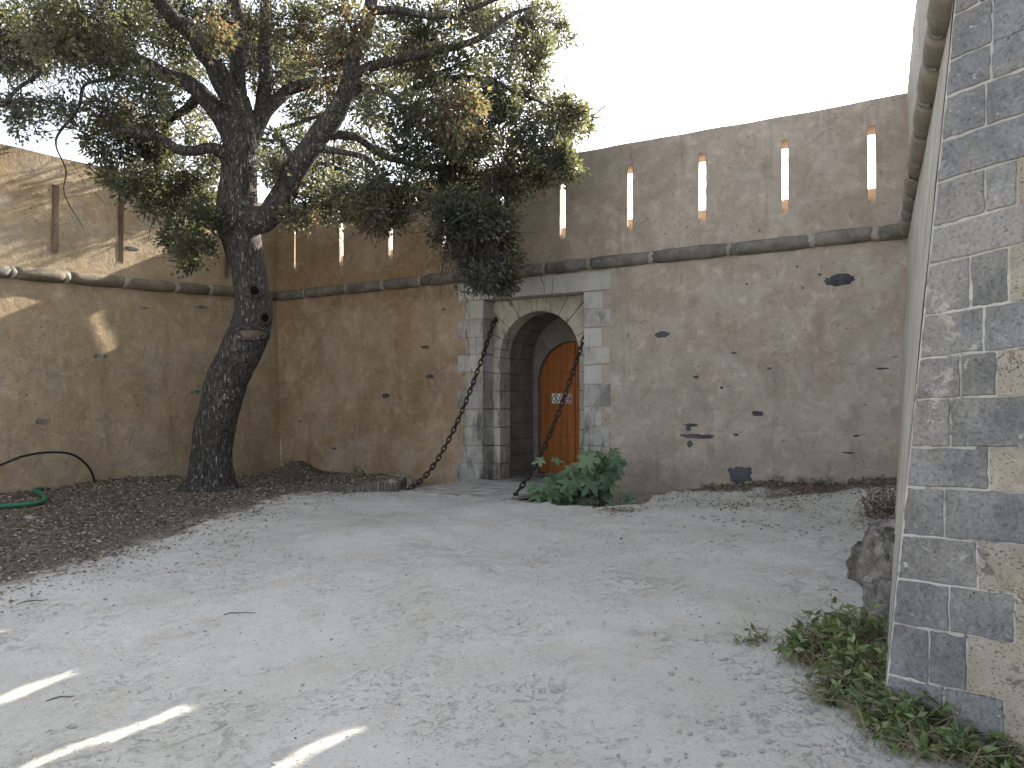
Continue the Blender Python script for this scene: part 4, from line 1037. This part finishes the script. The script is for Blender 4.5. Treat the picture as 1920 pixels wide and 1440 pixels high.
to = twig.build('twig', M['bark'], oak); to['kind'] = 'stuff'

def leaf_cloud(P, D, T, S, wid=.54, fold=.22, rng=RNG, upbias=.6):
    P = np.array([tuple(p) for p in P]); D = np.array([tuple(d) for d in D]); S = np.array(S)[:, None]; T = np.array(T)
    N = rng.normal(size=P.shape); N[:, 2] += upbias
    N -= D * np.sum(N * D, 1, keepdims=True); N /= np.linalg.norm(N, axis=1, keepdims=True) + 1e-9
    X = np.cross(D, N); b = P; tip = P + D * S; midp = P + D * S * .45
    l = midp + X * S * wid * .5 + N * S * fold; r = midp - X * S * wid * .5 + N * S * fold
    v = np.stack([b, l, tip, r], 1).reshape(-1, 3); k = np.arange(len(P))[:, None] * 4
    tr = np.concatenate([k + [[0, 2, 1]], k + [[0, 3, 2]]]); return v, tr, np.repeat(T, 4)
v, t, tt = leaf_cloud(LP, LD, LT, LS)
ol = V(oak.location); cm = fast_mesh('crown', v - np.array(ol), t, M['oak'], {'tint': tt}); link('crown', cm, oak)

# ------------------------------------------------------------------ fig in the ditch
fig = root('fig_plant', 'green fig bush with lobed leaves growing out of the ditch beside the gate', 'plant', (1.0, 10.7, -.7))
def fig_leaf_mesh(seed):
    r = random.Random(seed); prof = [(0, .0), (.25, .32), (.55, .46), (.75, .33), (1.05, .60), (1.25, .66), (1.42, .44), (1.57, 1.0 * .92)]
    pts = []
    half = [(a, q_ * r.uniform(.92, 1.08)) for a, q_ in prof]
    left = [(math.sin(math.pi - a * 2) * q_, -math.cos(math.pi - a * 2) * q_) for a, q_ in half]
    # outline built from lobe tips and notches, stalk at the origin, tip along +y
    tips = [(-2.4, .34), (-2.05, .50), (-1.75, .46), (-1.5, .30), (-1.22, .66), (-.98, .74), (-.72, .64), (-.46, .33), (-.22, .78), (0, 1.0), (.22, .78), (.46, .33), (.72, .64), (.98, .74), (1.22, .66), (1.5, .30), (1.75, .46), (2.05, .50), (2.4, .34)]
    vs = [V((0, 0, 0)), V((0, .38, .05))]; o = []
    for a, q_ in tips:
        q_ *= r.uniform(.93, 1.07); x, y = math.sin(a) * q_, math.cos(a) * q_ + .12; z = -.28 * (x * x) - .16 * max(0, y - .3) ** 2 + r.uniform(-.03, .03); vs.append(V((x, y, z)))
    n = len(tips); fs = [(1, 2 + i + 1, 2 + i) for i in range(n - 1)] + [(0, 1, 2), (0, 2 + n - 1, 1)]
    me = bpy.data.meshes.new('leaf'); me.from_pydata(vs, [], fs); me.materials.append(M['fig']); me.update(); return me
FM = [fig_leaf_mesh(s) for s in range(6)]
rf = random.Random(5); stems = MB()
spots = [(1018, 862, 34, 10.55)]
for _ in range(46): spots.append((max(1028, rf.gauss(1072, 28)), rf.gauss(910, 16), rf.uniform(36, 54), rf.uniform(9.95, 10.75)))
for _ in range(9): spots.append((rf.uniform(1004, 1040), rf.uniform(906, 934), rf.uniform(34, 46), rf.uniform(9.9, 10.3)))
for _ in range(30): spots.append((min(1150, max(1088, rf.gauss(1122, 24))), rf.gauss(878, 22), rf.uniform(40, 60), rf.uniform(10.2, 10.9)))
for _ in range(9): spots.append((min(1152, rf.gauss(1138, 14)), rf.gauss(868, 16), rf.uniform(34, 48), rf.uniform(10.3, 10.8)))
for px, py in ((1165, 925), (1185, 930), (1150, 938), (1175, 940)): spots.append((px, py, 34, 10.15))
roots_ = [V((.75, 10.75, -.75)), V((1.15, 10.7, -.75)), V((1.25, 10.5, -.75))]
for px, py, sz_, Y in spots:
    py = min(max(py, 842), 942)
    p = at(px, py, Y); s = sz_ * Y / FPX * .61
    tocam = (CAM - p).normalized(); nrm = (tocam * rf.uniform(.4, 1.1) + V((rf.gauss(0, .4), rf.gauss(0, .4), rf.uniform(.35, 1.0)))).normalized()
    dr = V((rf.gauss(0, .8), rf.gauss(-.3, .5), -.45)); dr = (dr - nrm * dr.dot(nrm)).normalized()
    mt = Matrix((dr.cross(nrm), dr, nrm)).transposed().to_4x4()
    o = link('leaf', FM[rf.randrange(6)], fig); o.matrix_local = Matrix.Translation(p - V(fig.location)) @ mt @ Matrix.Scale(s, 4)
    rt = min(roots_, key=lambda q_: (q_ - p).length) ; stems.tube(wander(rt, p + V((0, 0, -.01)), 5, .06, px), [.010, .009, .007, .006, .004, .003], 4, False)
p1, p2 = at(1075, 880, 10.4), at(1082, 868, 10.6); stems.tube([at(1060, 892, 10.4), at(1075, 878, 10.4), at(1083, 871, 10.45)], [.007, .006, .004], 5)
stems.build('stem', M['stem'], fig)

# ------------------------------------------------------------------ weeds
def weed(name, label, cat, x, y, r, h, n, mat='weed', ls=(.04, .075), straw=0, seed=0, group=None, lean=(0, 0), per=(9, 16), wid=.36):
    rr = random.Random(seed); z = gz(x, y); o = root(name, label, cat, (x, y, z), group)
    st = MB(); P = []; D = []; T = []; S = []
    for i in range(n):
        a = rr.uniform(0, 6.283); q_ = r * math.sqrt(rr.random()); bx, by = x + q_ * .7 * math.cos(a), y + q_ * .7 * math.sin(a); b = V((bx, by, gz(bx, by) - .01))
        tip = b + V((math.cos(a) * r * .5 * rr.random() + lean[0], math.sin(a) * r * .5 * rr.random() + lean[1], h * rr.uniform(.35, 1.0)))
        pts = wander(b, tip, 4, .07, i + seed * 9, .03); st.tube(pts, [.003, .0027, .0022, .0017, .001], 3, False)
        for k in range(rr.randint(*per)):
            t = rr.uniform(.15, 1) * 4; i0 = min(3, int(t)); p = pts[i0].lerp(pts[i0 + 1], t - i0); g_ = V((rr.gauss(0, 1), rr.gauss(0, 1), rr.gauss(.25, .5)))
            P.append(p); D.append(g_.normalized()); T.append(min(1, max(0, rr.gauss(.52, .3)))); S.append(rr.uniform(*ls))
    st.build('stem', M['stem'], o)
    v, t, tt = leaf_cloud(P, D, T, S, wid, .1, np.random.default_rng(seed), .8)
    me = fast_mesh('foliage', v - np.array(o.location), t, M[mat], {'tint': tt}); link('foliage', me, o)
    if straw:
        sm = MB()
        for i in range(straw):
            a = rr.uniform(0, 6.283); q_ = r * 1.1 * math.sqrt(rr.random()); b = V((x + q_ * math.cos(a), y + q_ * math.sin(a), 0)); b.z = gz(b.x, b.y) + .0
            e = b + V((rr.gauss(0, .12), rr.gauss(0, .12), 0)); e.z = gz(e.x, e.y) + rr.uniform(.0, .12)
            p = wander(b, e, 5, .06, i + seed); mid_ = h * .4 * rr.random()
            for j, w_ in enumerate((0, .6, 1, 1, .6, 0)): p[j].z += mid_ * w_
            sm.tube(p, [.0022, .002, .002, .0018, .0015, .001], 3, False)
        so = sm.build('dry_stalk', M['straw'], o)
    return o
GW = 'weeds growing along the bastion foot'
def gp(px, py, z=.12):
    p = hit(px, py, V((0, 0, z)), V((0, 0, 1))); z2 = gz(p.x, p.y); p = hit(px, py, V((0, 0, z2)), V((0, 0, 1))); return p.x, p.y
for i, (px, py, r, h, n, lab) in enumerate([
    (1530, 1235, .15, .17, 34, 'leafy green weed furthest out on the sand, in front of the rock'),
    (1590, 1225, .17, .24, 46, 'tall leafy weed growing against the front of the rock'),
    (1630, 1300, .16, .22, 46, 'bushy weed beside the bottom corner of the bastion'),
    (1590, 1310, .13, .12, 26, 'low dry weed tangled with straw below the rock'),
    (1690, 1365, .15, .17, 46, 'dense green weed under the lowest pair of grey blocks'),
    (1760, 1405, .14, .15, 44, 'spreading weed with long stalks near the bottom of the ashlar'),
    (1850, 1430, .14, .12, 40, 'broad leaved weed in the bottom corner against the bastion'),
    (1920, 1440, .14, .11, 34, 'weed at the very edge of view under the rendered patch')]):
    x, y = gp(px, py)
    weed('weed_plant', lab, 'weed', x, y, r * 1.35, h * (1.55 if i < 3 else 1.2), int(n * .66), 'weed', (.04, .09), 90, 50 + i, GW)
x, y = gp(1655, 955, .35); weed('dry_shrub', 'dry olive brown shrub in the angle between rock and rampart', 'shrub', 3.98, 8.45, .26, .42, 70, 'dry', (.03, .05), 30, 77, None, (0, 0), (10, 18))
bpy.data.objects['dry_shrub']
weed('trailing_weed', 'thin trailing weed stretched out over the sand left of the green weeds', 'weed', *gp(1440, 1205), .10, .12, 7, 'weed', (.04, .07), 10, 61, None, (-.12, 0), (4, 7))
weed('wall_sprig', 'tiny upright sprig growing beside the palisade against the wall', 'plant', -2.55, 13.25, .12, .38, 7, 'weed', (.04, .07), 0, 62, None, (.02, 0), (12, 18))
for i, (px, py, h, lab) in enumerate([(1340, 912, .08, 'dry creeper at the ditch end of the wall foot'), (1440, 908, .10, 'low brown creeper left of the green one along the wall foot'), (1520, 908, .16, 'green creeper climbing the foot of the rendered wall'), (1620, 912, .10, 'dry creeper at the wall foot nearest the bastion')]):
    p = hit(px, py - 5, WO + WN * .14, WN)
    weed('creeper', lab, 'creeper', p.x, p.y, .24, h, 26, 'weed' if i == 2 else 'dry', (.03, .05), 14, 90 + i, 'creepers along the wall foot', (0, 0), (5, 9))

# ------------------------------------------------------------------ leaf litter, specks, pebbles, twigs
def litter(n, region, dens, size, name, seed, mat='dry', tone=(0, 1), flat=.5):
    r = np.random.default_rng(seed); x0, x1, y0, y1 = region; X = r.uniform(x0, x1, n); Y = r.uniform(y0, y1, n); k = r.random(n) < dens(X, Y); X = X[k]; Y = Y[k]
    u = (X - WO.x) * WE.x + (Y - WO.y) * WE.y; d = (X - WO.x) * WN.x + (Y - WO.y) * WN.y
    k = ~in_poly(u, d, PIT) & ((d > .02) | (u < -6)); X = X[k]; Y = Y[k]
    Z = ground_z(X, Y) + r.uniform(.002, .014, len(X)); a = r.uniform(0, 6.283, len(X))
    D = np.stack([np.cos(a), np.sin(a), r.normal(0, .35, len(X)) * flat], 1); D /= np.linalg.norm(D, axis=1, keepdims=True)
    v, t, tt = leaf_cloud(np.stack([X, Y, Z], 1), D, r.uniform(*tone, len(X)), r.uniform(*size, len(X)), .5, .14, r, 2.2)
    o = link(name, fast_mesh(name, v, t, M[mat], {'tint': tt})); o['kind'] = 'stuff'; return o
litter(90000, (-10, -1.4, 5, 16), lambda x, y: np.clip(mulch_at(x, y) * (1.0 + .35 * pnoise(x, y, 31, .4, 2.2)) - .06, 0, 1) * .85, (.025, .055), 'leaf_litter', 1)
wd_ = lambda x, y: (x - WO.x) * WN.x + (y - WO.y) * WN.y
litter(26000, (.8, 5, 7.2, 11.5), lambda x, y: np.clip(np.exp(-wd_(x, y) / .6) * .95 + .34 * np.clip(pnoise(x, y, 33, .4, 1.6), 0, 3) * np.exp(-((wd_(x, y) - 1.2) / 1.3) ** 2), 0, 1) * .75, (.02, .045), 'wall_foot_litter', 2, tone=(0, .75))
litter(900, (.95, 1.6, 8.7, 9.5), lambda x, y: np.exp(-((x - 1.22) ** 2 / .05 + (y - 9.12) ** 2 / .05)), (.02, .045), 'leaf_pile', 3)
litter(60000, (-6, 4.2, 2.6, 11), lambda x, y: np.clip(.22 + .2 * pnoise(x, y, 34, .5, 3.5), 0, 1) * .5, (.005, .019), 'leaf_debris', 4, tone=(0, .5))
litter(9000, (-4.5, -1.5, 5.5, 11.3), lambda x, y: np.clip(mulch_at(x - .35, y + .2) * .6 + mulch_at(x - .8, y + .5) * .3, 0, 1) * .35, (.015, .04), 'stray_leaves', 5, tone=(0, .9))
rp = random.Random(9); me_p = []
for s in range(4):
    o = lump('tmp', (0, 0, 0), (1, .8, .5), s * 5 + 1, None, M['pebble'], .3, 1.3, 2); me_p.append(o.data); bpy.data.objects.remove(o)
V_ = []; F_ = []; b0 = 0
tmpl = [(np.array([v.co[:] for v in m_.vertices]), np.array([p.vertices[:] for p in m_.polygons])) for m_ in me_p]
for i in range(900):
    if i < 420: px, py = rp.uniform(1250, 1700), rp.uniform(1120, 1440)
    else: px, py = rp.uniform(0, 1650), rp.uniform(990, 1440)
    if rp.random() > .9 and i > 420: continue
    x, y = gp(px, py, .08); s = .003 + .011 * rp.random() ** 4 * (1.5 if i < 420 else 1); v0, f0 = tmpl[i % 4]; a = rp.uniform(0, 6.28); c_, s_ = math.cos(a), math.sin(a)
    vv = v0 * s; vv = np.stack([vv[:, 0] * c_ - vv[:, 1] * s_, vv[:, 0] * s_ + vv[:, 1] * c_, vv[:, 2]], 1) + [x, y, gz(x, y) + s * .2]
    V_.append(vv); F_.append(f0 + b0); b0 += len(vv)
o = link('gravel', fast_mesh('gravel', np.concatenate(V_), np.concatenate(F_), M['pebble'])); o['kind'] = 'stuff'
for i, (px, py, s, lab) in enumerate([(1048, 1303, .034, 'single grey stone lying out on the open sand'), (1514, 1334, .026, 'pale stone among the gravel beside the low dry weed'), (1540, 1318, .02, 'small flat stone near the green weeds'), (1497, 1312, .018, 'small dark stone at the edge of the gravel'), (135, 1360, .022, 'flat stone near the streak of sunlight'), (55, 972, .05, 'flat pale slab lying in the leaf litter by the green pipe')]):
    x, y = gp(px, py); o = lump('stone', (x, y, gz(x, y) + s * .15), (s * 1.2, s, s * .55), 40 + i, None, M['pebble'], .3, 1.2, 3); set_thing(o, lab, 'stone', 'loose stones')
for i, (px, py, dx, dy, lab) in enumerate([(115, 1308, .07, .03, 'thin curved twig on the sand near the sun streak'), (62, 1140, .10, .05, 'thin twig at the edge of the leaf bed'), (450, 1158, .12, .0, 'long thin twig out on the open sand')]):
    x, y = gp(px, py); m = MB(); pts = [V((x - dx + 2 * dx * t, y - dy + 2 * dy * t + .02 * math.sin(t * 5), 0)) for t in np.linspace(0, 1, 6)]
    for p in pts: p.z = gz(p.x, p.y) + .006
    m.tube(pts, [.003, .004, .004, .003, .003, .002], 5); set_thing(m.build('twig', M['stake'], None), lab, 'twig', 'fallen twigs')

# ------------------------------------------------------------------ hose and pipe by the left wall
hp = [at(-140, 905, 10.6), at(-60, 890, 10.9), at(0, 872, 11.1), at(45, 855, 11.3), at(95, 848, 11.6), at(135, 852, 11.9), at(160, 869, 12.1), at(173, 888, 12.2), at(179, 912, 12.25)]
cv = catmull([(p, .017) for p in hp], 8); m = MB(); m.tube([p for p, r in cv], [.017] * len(cv), 10)
set_thing(m.build('hose', M['hose'], None, smooth=True), 'black hose arching out of the leaf bed in front of the wall', 'hose')
def gpt(px, py, up): x, y = gp(px, py, .2); return V((x, y, gz(x, y) + up))
gp_ = [gpt(-60, 962, .04), gpt(0, 957, .04), gpt(60, 951, .04), gpt(80, 946, .045), gpt(84, 938, .05), gpt(74, 930, .05), gpt(64, 925, .05), gpt(78, 922, .04)]
cv = catmull([(p, .03) for p in gp_], 7); m = MB(); m.tube([p for p, r in cv], [.030 + (.003 if i % 2 else 0) for i in range(len(cv))], 10)
set_thing(m.build('drain_pipe', M['pipe'], None, smooth=True), 'green plastic pipe lying bent on the leaf litter', 'pipe')
